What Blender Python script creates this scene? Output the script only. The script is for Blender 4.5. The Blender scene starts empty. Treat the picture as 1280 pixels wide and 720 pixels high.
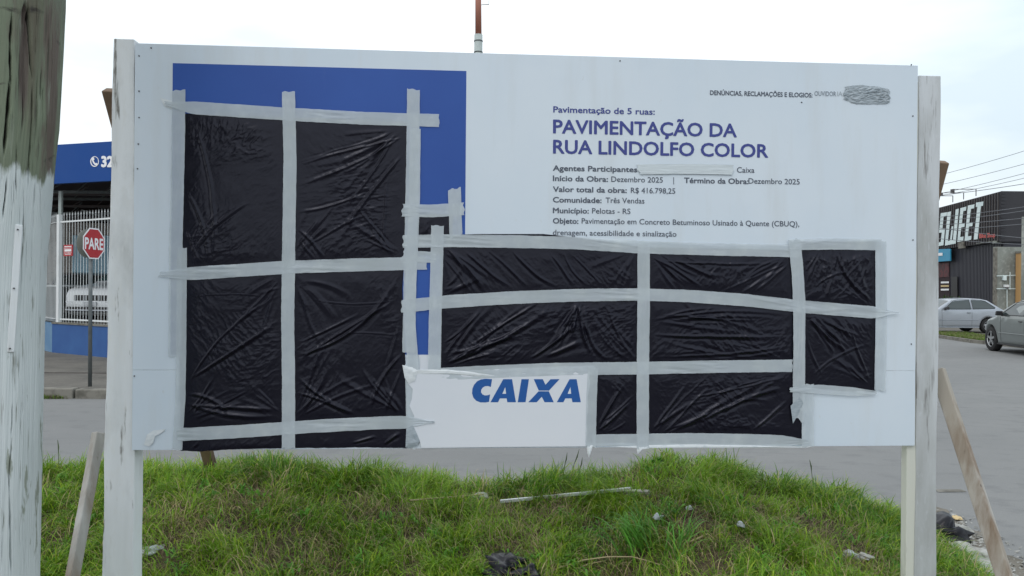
import bpy, bmesh, math, random, os
import numpy as np
from mathutils import Vector, Matrix
R = math.radians
random.seed(7)
rng = np.random.default_rng(11)
C = bpy.context.scene.collection
SC = bpy.context.scene

# ------------------------------------------------------------------ camera
CAM = Vector((0, 0, 1.65))
FPX = 960.0                       # focal length in pixels of a 1280 wide picture
ROLL, PITCH = 0.008, 0.0
cam_d = bpy.data.cameras.new('camera'); cam = bpy.data.objects.new('camera', cam_d); C.objects.link(cam)
cam_d.sensor_width = 36; cam_d.lens = 36 * FPX / 1280; cam_d.clip_start = 0.05; cam_d.clip_end = 2000
cam_d.shift_y = 3 / 1280.0
right = Vector((math.cos(ROLL), 0, math.sin(ROLL))); up = Vector((-math.sin(ROLL), 0, math.cos(ROLL))); back = Vector((0, -1, 0))
M = Matrix((right, up, back)).transposed().to_4x4(); M.translation = CAM
cam.matrix_world = M
SC.camera = cam

def ray(px, py):
    return right * ((px - 640) / FPX) + up * (-(py - 363) / FPX) + Vector((0, 1, 0))
def P(px, py, depth):             # world point seen at a photo pixel, at a distance along +Y
    return CAM + ray(px, py) * depth
def G0(px, py, z=0.0):            # world point on a level plane
    r = ray(px, py); return CAM + r * ((z - CAM.z) / r.z)

# ------------------------------------------------------------------ world + sun (overcast)
SUN_EL, SUN_ROT = R(50), R(200)
w = bpy.data.worlds.new('World'); SC.world = w; w.use_nodes = True
nt = w.node_tree; nt.nodes.clear()
def N(t, **k):
    n = nt.nodes.new(t)
    for a, b in k.items(): setattr(n, a, b)
    return n
out = N('ShaderNodeOutputWorld'); bg = N('ShaderNodeBackground'); bg.inputs[1].default_value = 0.1
sky = N('ShaderNodeTexSky', sky_type='NISHITA', sun_disc=False, sun_elevation=SUN_EL, sun_rotation=SUN_ROT)
sky.air_density = 1.2; sky.dust_density = 3
tc = N('ShaderNodeTexCoord'); sep = N('ShaderNodeSeparateXYZ')
nt.links.new(tc.outputs['Generated'], sep.inputs[0])
ramp = N('ShaderNodeValToRGB')    # brightness of the cloud layer from horizon to zenith
e = ramp.color_ramp.elements
e[0].position = 0.0; e[0].color = (.86, .93, .97, 1); e[1].position = 0.9; e[1].color = (1.25, 1.28, 1.32, 1)
x = e.new(.10); x.color = (1.0, 1.03, 1.05, 1)
x = e.new(.30); x.color = (1.12, 1.16, 1.2, 1)
nt.links.new(sep.outputs['Z'], ramp.inputs[0])
mp = N('ShaderNodeMapping'); mp.inputs['Scale'].default_value = (1, 1, 3.2)
nt.links.new(tc.outputs['Generated'], mp.inputs[0])
nz = N('ShaderNodeTexNoise'); nz.inputs['Scale'].default_value = 2.2; nz.inputs['Detail'].default_value = 5; nz.inputs['Roughness'].default_value = .5
nt.links.new(mp.outputs[0], nz.inputs[0])
cr = N('ShaderNodeValToRGB'); e = cr.color_ramp.elements
e[0].position = .38; e[0].color = (.76, .83, .87, 1); e[1].position = .62; e[1].color = (1.08, 1.08, 1.08, 1)
nt.links.new(nz.outputs[0], cr.inputs[0])
mul = N('ShaderNodeMix', data_type='RGBA', blend_type='MULTIPLY'); mul.inputs[0].default_value = 1
nt.links.new(ramp.outputs[0], mul.inputs[6]); nt.links.new(cr.outputs[0], mul.inputs[7])
cr2 = N('ShaderNodeValToRGB'); e = cr2.color_ramp.elements
e[0].position = .38; e[0].color = (1.06, 1.05, 1.04, 1); e[1].position = .80; e[1].color = (.90, .94, .965, 1)
mr_ = N('ShaderNodeMath', operation='MULTIPLY_ADD'); mr_.inputs[1].default_value = .5; mr_.inputs[2].default_value = .5
nt.links.new(sep.outputs['X'], mr_.inputs[0]); nt.links.new(mr_.outputs[0], cr2.inputs[0])
mul2 = N('ShaderNodeMix', data_type='RGBA', blend_type='MULTIPLY'); mul2.inputs[0].default_value = 1
nt.links.new(mul.outputs[2], mul2.inputs[6]); nt.links.new(cr2.outputs[0], mul2.inputs[7]); mul = mul2
ten = N('ShaderNodeMix', data_type='RGBA', blend_type='MULTIPLY'); ten.inputs[0].default_value = 1
ten.inputs[7].default_value = (11.4, 11.3, 11.2, 1); nt.links.new(mul.outputs[2], ten.inputs[6])
mx = N('ShaderNodeMix', data_type='RGBA'); mx.inputs[0].default_value = 0.9
nt.links.new(sky.outputs[0], mx.inputs[6]); nt.links.new(ten.outputs[2], mx.inputs[7])
nt.links.new(mx.outputs[2], bg.inputs[0]); nt.links.new(bg.outputs[0], out.inputs[0])
sun_d = bpy.data.lights.new('sun', 'SUN'); sun = bpy.data.objects.new('sun', sun_d); C.objects.link(sun)
sun_d.energy = 0.6; sun_d.angle = R(25); sun_d.color = (1, .97, .93)
sdir = Vector((math.sin(SUN_ROT) * math.cos(SUN_EL), math.cos(SUN_ROT) * math.cos(SUN_EL), math.sin(SUN_EL)))
sun.rotation_euler = sdir.to_track_quat('Z', 'Y').to_euler()
SC.view_settings.view_transform = 'Standard'; SC.view_settings.look = 'None'
SC.view_settings.exposure = 0.0; SC.view_settings.gamma = 1.0
SC.cycles.max_bounces = 6; SC.cycles.transparent_max_bounces = 12
SC.cycles.use_denoising = True

# ------------------------------------------------------------------ materials
def mat(name, col, rough=.6, metal=0.0, spec=.5, noise=None, bump=None, streak=None, alpha=1.0, coat=0.0, stain=None):
    """noise=(scale, other colour, amount, stretch) ; bump=(scale, strength, distance, stretch)"""
    m = bpy.data.materials.new(name); m.use_nodes = True
    t = m.node_tree; b = t.nodes['Principled BSDF']
    b.inputs['Base Color'].default_value = (*col, 1); b.inputs['Roughness'].default_value = rough
    b.inputs['Metallic'].default_value = metal; b.inputs['Specular IOR Level'].default_value = spec
    b.inputs['Alpha'].default_value = alpha; b.inputs['Coat Weight'].default_value = coat
    L = t.links.new
    def coords(stretch):
        tc = t.nodes.new('ShaderNodeTexCoord'); mp = t.nodes.new('ShaderNodeMapping'); mp.inputs['Scale'].default_value = stretch
        L(tc.outputs['Object'], mp.inputs[0]); return mp.outputs[0]
    cur = None
    for lay in ([noise] if noise and not isinstance(noise, list) else (noise or [])):
        sc, c2, lo, hi, st = lay
        n = t.nodes.new('ShaderNodeTexNoise'); n.inputs['Scale'].default_value = sc; n.inputs['Detail'].default_value = 8; n.inputs['Roughness'].default_value = .6
        L(coords(st), n.inputs[0])
        mr = t.nodes.new('ShaderNodeMapRange'); mr.inputs[1].default_value = lo; mr.inputs[2].default_value = hi
        L(n.outputs[0], mr.inputs[0])
        mx = t.nodes.new('ShaderNodeMix'); mx.data_type = 'RGBA'; mx.inputs[7].default_value = (*c2, 1)
        if cur is None: mx.inputs[6].default_value = (*col, 1)
        else: L(cur, mx.inputs[6])
        L(mr.outputs[0], mx.inputs[0]); cur = mx.outputs[2]
    if cur is not None: L(cur, b.inputs['Base Color'])
    if bump:
        sc, s, d, st = bump
        n = t.nodes.new('ShaderNodeTexNoise'); n.inputs['Scale'].default_value = sc; n.inputs['Detail'].default_value = 8
        L(coords(st), n.inputs[0])
        bp = t.nodes.new('ShaderNodeBump'); bp.inputs['Strength'].default_value = s; bp.inputs['Distance'].default_value = d
        L(n.outputs[0], bp.inputs['Height']); L(bp.outputs[0], b.inputs['Normal'])
    return m
O3 = (1, 1, 1)
MT = {}
MT['panel'] = mat('white_coated_sheet', (.625, .695, .765), .40, noise=[(.9, (.55, .64, .73), .38, .66, (1, 1, .8)), (5, (.57, .62, .66), .52, .80, (1.6, 1, .22)), (40, (.52, .55, .57), .66, .80, (1, 1, .5))], bump=(3, .12, .01, O3))
MT['logo'] = mat('white_print', (.68, .71, .76), .4, noise=(2, (.63, .67, .73), .35, .7, O3))
MT['blue'] = mat('blue_print', (.020, .072, .31), .5, spec=.35, noise=[(1.5, (.026, .09, .36), .3, .7, O3), (14, (.04, .10, .35), .62, .8, (1, 1, .4))])
MT['ink_blue'] = mat('blue_ink', (.035, .05, .24), .5)
MT['ink_dark'] = mat('dark_ink', (.07, .085, .12), .5)
MT['ink_grey'] = mat('faded_ink', (.20, .24, .29), .5)
MT['caixa'] = mat('logo_blue', (.006, .085, .32), .45)
MT['plastic'] = mat('black_plastic_film', (.0045, .0042, .0095), .27, spec=.32, bump=(170, .3, .001, (1, 1, 1)))
MT['plastic'].node_tree.nodes['Principled BSDF'].inputs['Specular Tint'].default_value = (.84, .86, 1, 1)
MT['tape'] = mat('grey_tape', (.545, .61, .665), .40, alpha=.70, noise=[(14, (.64, .71, .74), .45, .7, (1, 1, 1)), (5, (.52, .585, .62), .45, .7, O3)], bump=(60, .25, .001, (1, 1, 4)))
MT['tape_dark'] = mat('crumpled_tape', (.27, .32, .36), .45, noise=(30, (.36, .41, .45), .4, .6, (1, 1, 5)))
MT['tape_white2'] = mat('pale_creased_tape', (.56, .62, .655), .5, noise=(12, (.50, .56, .60), .5, .7, (1, 1, 8)), bump=(14, .6, .003, (1, 1, 10)))
MT['tape_white'] = mat('white_torn_tape', (.66, .70, .73), .5, noise=(30, (.5, .56, .6), .5, .7, (1, 1, 3)))
MT['wash'] = mat('whitewashed_wood', (.71, .74, .76), .8, noise=[(7, (.57, .60, .61), .42, .72, (1, 1, .10)), (34, (.17, .165, .15), .60, .68, (1, 1, .12)), (4, (.48, .50, .50), .5, .7, (1, 1, .5)), (60, (.66, .68, .68), .5, .75, (1, 1, .3))], bump=(26, .5, .006, (1, 1, .08)))
MT['wash_grey'] = mat('weathered_whitewashed_wood', (.48, .505, .52), .85, noise=[(6, (.57, .60, .63), .40, .62, (1.5, 1.5, .14)), (3, (.30, .31, .30), .45, .65, (1, 1, .3)), (34, (.16, .155, .145), .60, .70, (1, 1, .08)), (60, (.50, .53, .55), .6, .75, (1, 1, .3))], bump=(26, .6, .006, (1, 1, .08)))
MT['batten'] = mat('cream_painted_batten', (.58, .59, .53), .8, noise=[(20, (.36, .36, .31), .55, .74, (1, 1, .15))], bump=(40, .4, .003, (1, 1, .1)))
MT['brace'] = mat('grey_weathered_brace', (.34, .33, .305), .85, noise=[(9, (.22, .17, .125), .45, .65, (1, 1, .15)), (30, (.10, .075, .055), .62, .72, (1, 1, .15)), (5, (.52, .52, .50), .5, .7, (1, 1, .3))], bump=(30, .5, .004, (1, 1, .1)))
MT['brace_stained'] = mat('stained_brace', (.34, .31, .265), .85, noise=[(5, (.44, .43, .40), .45, .62, (1, 1, .25)), (9, (.20, .145, .10), .5, .66, (1, 1, .15)), (26, (.09, .065, .05), .64, .72, (1, 1, .2))], bump=(30, .5, .004, (1, 1, .1)))
MT['brown'] = mat('raw_brown_wood', (.20, .135, .09), .8, noise=[(12, (.11, .07, .045), .45, .65, (1, 1, .1))], bump=(40, .4, .003, (1, 1, .1)))
MT['screw'] = mat('dark_screw', (.06, .06, .065), .5, metal=.6)
MT['asphalt'] = mat('worn_asphalt', (.188, .192, .192), .93, spec=.25, noise=[(.35, (.215, .218, .216), .35, .65, (1, 1.6, 1)), (3.0, (.163, .166, .168), .52, .75, (1, 1.5, 1)), (90, (.12, .12, .12), .58, .72, O3), (45, (.30, .295, .285), .62, .75, O3)], bump=(120, .5, .004, O3))
MT['soil'] = mat('brown_soil', (.060, .045, .026), .95, spec=.2, noise=[(6, (.09, .075, .04), .4, .65, O3), (30, (.04, .03, .02), .5, .7, O3)], bump=(25, .8, .02, O3))
MT['earth'] = mat('dusty_ground', (.20, .185, .16), .95, spec=.2, noise=[(2, (.13, .12, .10), .4, .65, O3)], bump=(25, .5, .02, O3))
MT['walk'] = mat('old_concrete_pavement', (.155, .145, .128), .9, spec=.25, noise=[(1.1, (.105, .10, .09), .4, .66, O3), (12, (.21, .20, .175), .55, .75, O3)], bump=(50, .4, .004, O3))
MT['kerb'] = mat('kerb_concrete', (.20, .19, .165), .9, noise=[(5, (.10, .095, .08), .45, .65, O3)], bump=(30, .6, .008, O3))
MT['kerb_yellow'] = mat('kerb_faded_yellow', (.27, .24, .15), .9, noise=[(7, (.16, .15, .12), .45, .6, O3)], bump=(30, .6, .008, O3))
MT['bluewall'] = mat('blue_painted_wall', (.022, .085, .27), .7, noise=[(2, (.03, .11, .31), .4, .7, O3)], bump=(20, .2, .004, O3))
MT['bluewall_pale'] = mat('faded_blue_wall', (.10, .22, .38), .7, noise=[(2, (.16, .28, .42), .4, .7, O3)])
MT['fascia'] = mat('blue_fascia_sheet', (.006, .060, .26), .6, spec=.25, noise=[(.8, (.012, .065, .26), .4, .7, O3)])
MT['white'] = mat('white_paint', (.70, .73, .74), .5, noise=[(6, (.5, .52, .5), .55, .8, (1, 1, .3))])
MT['sign_white'] = mat('reflective_white', (.8, .8, .82), .4)
MT['sign_red'] = mat('reflective_red', (.40, .012, .022), .4, noise=[(3, (.45, .025, .03), .4, .7, O3)])
MT['steel'] = mat('galvanised_steel', (.10, .115, .12), .5, metal=.3, noise=[(8, (.16, .17, .17), .4, .7, O3)])
MT['dull_back'] = mat('dull_sign_back', (.24, .25, .22), .6)
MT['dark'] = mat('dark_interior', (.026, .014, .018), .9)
MT['rust'] = mat('dusty_steel_truss', (.10, .085, .085), .8)
MT['palewall'] = mat('pale_blue_wall', (.40, .66, .82), .7, noise=[(1.5, (.45, .7, .85), .4, .7, O3)])
MT['oldwall'] = mat('dirty_plaster', (.28, .26, .24), .9, noise=[(3, (.40, .36, .33), .4, .6, O3), (14, (.15, .13, .12), .55, .7, O3)], bump=(12, .6, .02, O3))
MT['concrete'] = mat('stained_concrete', (.26, .28, .255), .9, noise=[(.9, (.17, .18, .165), .4, .62, (1, 1, .5)), (6, (.34, .355, .33), .5, .72, O3)], bump=(14, .3, .01, O3))
MT['pole_grey'] = mat('grey_green_concrete', (.42, .47, .46), .85, noise=[(3, (.34, .38, .37), .4, .65, O3)])
MT['pole_brown'] = mat('brown_painted_steel', (.34, .13, .085), .6, noise=[(2.5, (.26, .10, .07), .4, .65, (1, 1, .3))])
MT['blackclad'] = mat('black_cladding', (.020, .020, .026), .6, noise=[(.5, (.035, .035, .042), .4, .7, (1, 1, .3))])
MT['blackslat'] = mat('dark_grey_slat', (.034, .035, .048), .55)
MT['fin'] = mat('brown_black_fin', (.050, .044, .044), .6)
MT['letter'] = mat('pale_mural_paint', (.68, .78, .78), .7, noise=[(1.5, (.58, .69, .70), .45, .7, O3)])
MT['letter_red'] = mat('red_mural_paint', (.50, .10, .09), .7)
MT['cyan'] = mat('cyan_sign', (.02, .26, .43), .5)
MT['yellow'] = mat('ochre_wall', (.52, .31, .13), .8, noise=[(1, (.45, .27, .12), .4, .7, O3)])
MT['shutter'] = mat('brown_door', (.13, .06, .035), .6)
MT['wire'] = mat('cable_rubber', (.16, .17, .19), .6)
MT['tyre'] = mat('tyre_rubber', (.015, .015, .016), .85)
MT['rim'] = mat('alloy_rim', (.40, .41, .42), .3, metal=.8)
MT['silver'] = mat('silver_car_paint', (.40, .43, .48), .3, metal=.45, coat=.5, noise=[(3, (.37, .40, .44), .4, .7, O3)])
MT['grey_green'] = mat('grey_green_car_paint', (.19, .215, .21), .28, metal=.45, coat=.6, noise=[(3, (.17, .19, .19), .4, .7, O3)])
MT['white_car'] = mat('pale_car_paint', (.74, .77, .80), .3, coat=.5)
MT['maroon'] = mat('dark_car_paint', (.035, .012, .018), .25, metal=.2, coat=.6)
MT['glass'] = mat('tinted_car_glass', (.035, .05, .052), .08, spec=.8)
MT['glass_teal'] = mat('teal_windscreen', (.03, .10, .10), .08, spec=.8)
MT['trim'] = mat('black_trim', (.012, .012, .014), .5)
MT['lens'] = mat('clear_lamp_lens', (.5, .52, .55), .12, spec=.8)
MT['redlens'] = mat('red_lamp_lens', (.3, .01, .01), .2)
MT['bag'] = mat('black_bag_film', (.004, .004, .008), .3, spec=.28, bump=(14, .5, .012, O3))
MT['litter'] = mat('pale_litter', (.40, .44, .45), .6, noise=[(20, (.22, .25, .22), .5, .7, O3)])
MT['chunk'] = mat('broken_concrete', (.38, .38, .36), .95, noise=[(12, (.22, .22, .20), .42, .62, O3)], bump=(40, .7, .01, O3))
MT['straw'] = mat('dry_straw', (.36, .30, .17), .8)
MT['carton'] = mat('tan_cardboard', (.55, .42, .22), .8)

# ------------------------------------------------------------------ mesh helpers
class MB:
    def __init__(s): s.v = []; s.f = []; s.m = []
    def add(s, vs, fs, mi=0):
        o = len(s.v); s.v += [tuple(v) for v in vs]; s.f += [tuple(i + o for i in f) for f in fs]; s.m += [mi] * len(fs); return s
    def box(s, x0, x1, y0, y1, z0, z1, mi=0):
        v = [(x0, y0, z0), (x1, y0, z0), (x1, y1, z0), (x0, y1, z0), (x0, y0, z1), (x1, y0, z1), (x1, y1, z1), (x0, y1, z1)]
        return s.add(v, [(0, 3, 2, 1), (4, 5, 6, 7), (0, 1, 5, 4), (1, 2, 6, 5), (2, 3, 7, 6), (3, 0, 4, 7)], mi)
    def hexa(s, bot, top):
        return s.add(list(bot) + list(top), [(0, 3, 2, 1), (4, 5, 6, 7), (0, 1, 5, 4), (1, 2, 6, 5), (2, 3, 7, 6), (3, 0, 4, 7)])
    def beam(s, p0, p1, w_, h_, roll=0.0, mi=0):
        p0 = Vector(p0); p1 = Vector(p1); d = (p1 - p0).normalized()
        a = d.cross(Vector((0, 1, 0)) if abs(d.y) < .9 else Vector((1, 0, 0))).normalized(); b = d.cross(a)
        a, b = a * math.cos(roll) + b * math.sin(roll), b * math.cos(roll) - a * math.sin(roll)
        q = []
        for p in (p0, p1):
            q += [p - a * w_ / 2 - b * h_ / 2, p + a * w_ / 2 - b * h_ / 2, p + a * w_ / 2 + b * h_ / 2, p - a * w_ / 2 + b * h_ / 2]
        return s.add(q, [(0, 3, 2, 1), (4, 5, 6, 7), (0, 1, 5, 4), (1, 2, 6, 5), (2, 3, 7, 6), (3, 0, 4, 7)], mi)
    def tube(s, pts, r, n=10, cap=True, mi=0):
        pts = [Vector(p) for p in pts]; rs = r if isinstance(r, (list, tuple)) else [r] * len(pts)
        vs = []; fs = []
        ref = None
        for i, p in enumerate(pts):
            d = (pts[min(i + 1, len(pts) - 1)] - pts[max(i - 1, 0)]).normalized()
            if ref is None: ref = d.cross(Vector((0, 1, 0)) if abs(d.y) < .9 else Vector((1, 0, 0))).normalized()
            a = (ref - d * ref.dot(d)).normalized(); ref = a; b = d.cross(a)
            for k in range(n):
                t = 2 * math.pi * k / n; vs.append(p + (a * math.cos(t) + b * math.sin(t)) * rs[i])
        for i in range(len(pts) - 1):
            for k in range(n):
                k2 = (k + 1) % n; fs.append((i * n + k, i * n + k2, (i + 1) * n + k2, (i + 1) * n + k))
        if cap: fs.append(tuple(range(n))[::-1]); fs.append(tuple((len(pts) - 1) * n + k for k in range(n)))
        return s.add(vs, fs, mi)
    def prism(s, poly, f, thick):
        """poly: 2-D points; f(a,b,d)->3-D; from d=0 to d=thick"""
        n = len(poly); vs = [f(a, b, 0) for a, b in poly] + [f(a, b, thick) for a, b in poly]
        fs = [tuple(range(n)), tuple(range(2 * n - 1, n - 1, -1))] + [(i, i + n, (i + 1) % n + n, (i + 1) % n) for i in range(n)]
        return s.add(vs, fs)
    def build(s, name, mats, parent=None, loc=None, smooth=False, bevel=0.0):
        me = bpy.data.meshes.new(name)
        if loc is not None and parent is None:
            vs = [(a - loc[0], b - loc[1], c - loc[2]) for a, b, c in s.v]
        else: vs = s.v
        me.from_pydata(vs, [], s.f)
        for m_ in (mats if isinstance(mats, list) else [mats]): me.materials.append(m_)
        if any(s.m): me.polygons.foreach_set('material_index', s.m)
        bm = bmesh.new(); bm.from_mesh(me); bmesh.ops.recalc_face_normals(bm, faces=bm.faces); bm.to_mesh(me); bm.free()
        o = bpy.data.objects.new(name, me); C.objects.link(o)
        if loc is not None and parent is None: o.location = loc
        if parent: o.parent = parent
        if smooth: me.shade_smooth()
        if bevel:
            b = o.modifiers.new('bevel', 'BEVEL'); b.width = bevel; b.segments = 2; b.limit_method = 'ANGLE'
        return o
def tag(o, label=None, cat=None, group=None, kind=None):
    if label: o['label'] = label
    if cat: o['category'] = cat
    if group: o['group'] = group
    if kind: o['kind'] = kind
    return o
def empty(name, loc, rz=0, label=None, cat=None, group=None):
    o = bpy.data.objects.new(name, None); C.objects.link(o); o.location = loc; o.rotation_euler = (0, 0, rz); o.empty_display_size = .1
    return tag(o, label, cat, group)
def npmesh(name, V, F, m, parent=None, smooth=True, loc=None):
    me = bpy.data.meshes.new(name); V = np.asarray(V, dtype=np.float32)
    if loc is not None: V = V - np.array(loc, dtype=np.float32)
    F = np.asarray(F, dtype=np.int32); k = F.shape[1]
    me.vertices.add(len(V)); me.vertices.foreach_set('co', V.ravel())
    me.loops.add(F.size); me.loops.foreach_set('vertex_index', F.ravel())
    me.polygons.add(len(F)); me.polygons.foreach_set('loop_start', np.arange(0, F.size, k, dtype=np.int32))
    me.update(calc_edges=True); me.materials.append(m)
    if smooth: me.shade_smooth()
    o = bpy.data.objects.new(name, me); C.objects.link(o)
    if loc is not None: o.location = loc
    if parent: o.parent = parent
    return o
def gridfaces(nu, nv):
    i = np.arange(nu - 1)[:, None] * nv + np.arange(nv - 1)[None, :]
    return np.stack([i, i + nv, i + nv + 1, i + 1], -1).reshape(-1, 4)
_T = {}
def vnoise(x, y, seed=0):
    if seed not in _T: _T[seed] = np.random.default_rng(seed + 100).random((256, 256))
    T = _T[seed]; xi = np.floor(x).astype(int); yi = np.floor(y).astype(int); fx = x - xi; fy = y - yi
    fx = fx * fx * (3 - 2 * fx); fy = fy * fy * (3 - 2 * fy)
    a = T[xi % 256, yi % 256]; b = T[(xi + 1) % 256, yi % 256]; c = T[xi % 256, (yi + 1) % 256]; d = T[(xi + 1) % 256, (yi + 1) % 256]
    return (a * (1 - fx) + b * fx) * (1 - fy) + (c * (1 - fx) + d * fx) * fy
def fbm(x, y, seed=0, o=4):
    s = 0; a = .5; t = 0
    for i in range(o):
        s = s + a * vnoise(x * 2 ** i, y * 2 ** i, seed + i); t += a; a *= .5
    return s / t
def sstep(a, b, x):
    t = np.clip((x - a) / (b - a), 0, 1); return t * t * (3 - 2 * t)

# ------------------------------------------------------------------ ground, road, pavement
PAVE = [(-60, 11.5), (-4.5, 11.5), (-3.4, 12.2), (-3.0, 13.4), (-3.0, 70), (-60, 70)]
KERB_X = 15.6
b = MB(); b.add([(-400, -300, -.03), (400, -300, -.03), (400, 700, -.03), (-400, 700, -.03)], [(0, 1, 2, 3)])
tag(b.build('ground', MT['earth']), kind='structure')
b = MB(); b.add([(-60, -3, 0), (KERB_X + 30, -3, 0), (KERB_X + 30, 19, 0), (KERB_X + .35, 19, 0), (KERB_X, 26, 0), (KERB_X + 1.1, 33, 0), (KERB_X + 2, 120, 0), (-60, 120, 0)], [tuple(range(8))])
tag(b.build('road', MT['asphalt']), kind='structure')
b = MB(); b.prism(PAVE, lambda a, c, d: (a, c, d), .14)
pave = tag(b.build('pavement', MT['walk']), kind='structure')
# paving joints as recessed strips
j = MB()
j.beam((-30, 13.0, .1395), (-4.5, 13.5, .1395), .02, .008)
j.build('joint', MT['dark'], pave)
kerb = tag(empty('kerb', (-10, 11.4, 0)), kind='structure')
for k in range(22):
    x0 = -20 + k * .8 + .02 ; mb = MB(); jz = random.uniform(-.012, .012)
    x0 -= .06
    mb.box(x0 + 10, x0 + 10 + .77, -.06 + random.uniform(-.015, .015), .10, -.02, .15 + jz)
    o = mb.build('kerb_stone', MT['kerb_yellow'] if x0 > -6.4 else MT['kerb'], kerb, bevel=.02)

# right-hand verge
b = MB(); b.prism([(KERB_X + .35, 19), (KERB_X, 26), (KERB_X + 1.1, 33), (KERB_X + 2, 90), (60, 90), (60, 19)], lambda a, c, d: (a, c, d), .09)
tag(b.build('pavement', MT['walk']), kind='structure')
kr = tag(empty('kerb', (KERB_X, 26, 0)), kind='structure')
pts = [Vector((KERB_X + .35, 19, 0)), Vector((KERB_X, 26, 0)), Vector((KERB_X + 1.1, 33, 0)), Vector((KERB_X + 1.5, 60, 0))]
for a, c in zip(pts, pts[1:]):
    n = int((c - a).length / 1.0)
    for k in range(n):
        p = a.lerp(c, k / n) - kr.location; q = a.lerp(c, (k + .96) / n) - kr.location
        mb = MB(); mb.beam(p + Vector((0, 0, .05)), q + Vector((0, 0, .05)), .12, .14); mb.build('kerb_stone', MT['kerb'], kr)

# ------------------------------------------------------------------ the mound
SIL = [(-300, 585), (60, 592), (170, 590), (230, 588), (290, 580), (350, 586), (400, 594), (500, 600), (600, 606), (640, 612), (690, 602), (730, 612), (765, 604), (800, 584), (835, 578), (880, 582), (920, 590), (960, 600), (1000, 608), (1060, 628), (1100, 642), (1130, 656), (1175, 692), (1215, 735), (1290, 830), (1360, 930), (1500, 935)]
YC = 4.3
_sx = []; _sz = []
for px, py in SIL:
    p = P(px, py, YC); _sx.append(p.x); _sz.append(max(p.z, -.06))
def ground_z(x, y):
    x = np.asarray(x, float); y = np.asarray(y, float)
    zc = np.interp(x, _sx, _sz)
    f = np.clip(YC - y, 0, 10)
    front = zc - .03 * f - .085 * np.minimum(f, 1.5) ** 2 - .12 * np.clip(f - 1.5, 0, 9) + .02 * np.sin(x * 3.1) * np.clip(f, 0, 1)
    g = np.clip(y - YC, 0, 5)
    bk = zc - .75 * g ** 1.5 - .25 * g
    z = np.where(y > YC, bk, front)
    z = z + .035 * (fbm(x * 2.5 + 40, y * 2.5 + 40, 5) - .5) + .02 * (fbm(x * 9 + 90, y * 9 + 90, 9) - .5)
    return np.maximum(z, -.06)
nu, nv = 340, 300
U, W_ = np.meshgrid(np.linspace(-5, 4.6, nu), np.linspace(-2.5, 6.4, nv), indexing='ij')
mound = npmesh('grass_bank', np.stack([U, W_, ground_z(U, W_)], -1).reshape(-1, 3), gridfaces(nu, nv), MT['soil'])
tag(mound, kind='structure')
def on_mound(px, py):
    r = ray(px, py); t = 2.6
    while t < 8:
        p = CAM + r * t
        if p.z <= float(ground_z(p.x, p.y)): return p
        t += .004
    return CAM + r * 3.4

# grass --------------------------------------------------------------------
def grass_mat(name):
    m = bpy.data.materials.new(name); m.use_nodes = True; t = m.node_tree; b = t.nodes['Principled BSDF']
    a = t.nodes.new('ShaderNodeVertexColor'); a.layer_name = 'Col'
    t.links.new(a.outputs[0], b.inputs['Base Color']); b.inputs['Roughness'].default_value = .55; b.inputs['Specular IOR Level'].default_value = .35
    tr = t.nodes.new('ShaderNodeBsdfTranslucent'); t.links.new(a.outputs[0], tr.inputs[0])
    ms = t.nodes.new('ShaderNodeMixShader'); ms.inputs[0].default_value = .35
    o = t.nodes['Material Output']; t.links.new(b.outputs[0], ms.inputs[1]); t.links.new(tr.outputs[0], ms.inputs[2]); t.links.new(ms.outputs[0], o.inputs[0])
    return m
MT['grass'] = grass_mat('grass_blade')
def blades(name, base, length, width, az, lean, col, segs=3, droop=.8, m=None, lift=0):
    """base (n,3); az heading; lean = horizontal reach / length"""
    n = len(base); S = segs
    t = np.linspace(0, 1, S + 1)[None, :]
    reach = lean[:, None] * length[:, None] * (t ** (1.0 + droop * .7))
    h = length[:, None] * np.sqrt(np.clip(1 - (lean[:, None] * t) ** 2 * .85, .05, 1)) * t * (1 - .25 * droop * lean[:, None] * t ** 2)
    cx = base[:, 0:1] + np.cos(az)[:, None] * reach; cy = base[:, 1:2] + np.sin(az)[:, None] * reach; cz = base[:, 2:3] + h + lift
    wv = width[:, None] * np.array([[.8, 1.0, .75, .12] if S == 3 else list(np.interp(np.linspace(0, 1, S + 1), [0, .3, .7, 1], [.75, 1, .75, .08]))]) / 2
    face = az + np.pi / 2 + rng.uniform(-.9, .9, n)
    ox = np.cos(face)[:, None] * wv; oy = np.sin(face)[:, None] * wv
    V = np.empty((n, S + 1, 2, 3)); V[:, :, 0, 0] = cx - ox; V[:, :, 0, 1] = cy - oy; V[:, :, 0, 2] = cz
    V[:, :, 1, 0] = cx + ox; V[:, :, 1, 1] = cy + oy; V[:, :, 1, 2] = cz
    i0 = (np.arange(n) * (S + 1) * 2)[:, None] + (np.arange(S) * 2)[None, :]
    F = np.stack([i0, i0 + 1, i0 + 3, i0 + 2], -1).reshape(-1, 4)
    o = npmesh(name, V.reshape(-1, 3), F, m or MT['grass'], smooth=True)
    ca = o.data.color_attributes.new('Col', 'FLOAT_COLOR', 'POINT')
    cc = np.ones((n, (S + 1) * 2, 4), dtype=np.float32); cc[:, :, :3] = col[:, None, :]
    ca.data.foreach_set('color', cc.ravel())
    return o
DRY = [(320, 625, .16), (250, 650, .16), (460, 640, .10), (640, 650, .14), (790, 600, .07), (870, 670, .14), (960, 655, .10), (600, 615, .06), (520, 655, .10), (700, 640, .10), (1050, 690, .16), (760, 710, .10), (400, 690, .12), (1000, 660, .09), (820, 625, .06), (640, 700, .14), (330, 700, .10)]
dryp = [(on_mound(a, c), r_) for a, c, r_ in DRY]
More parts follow.
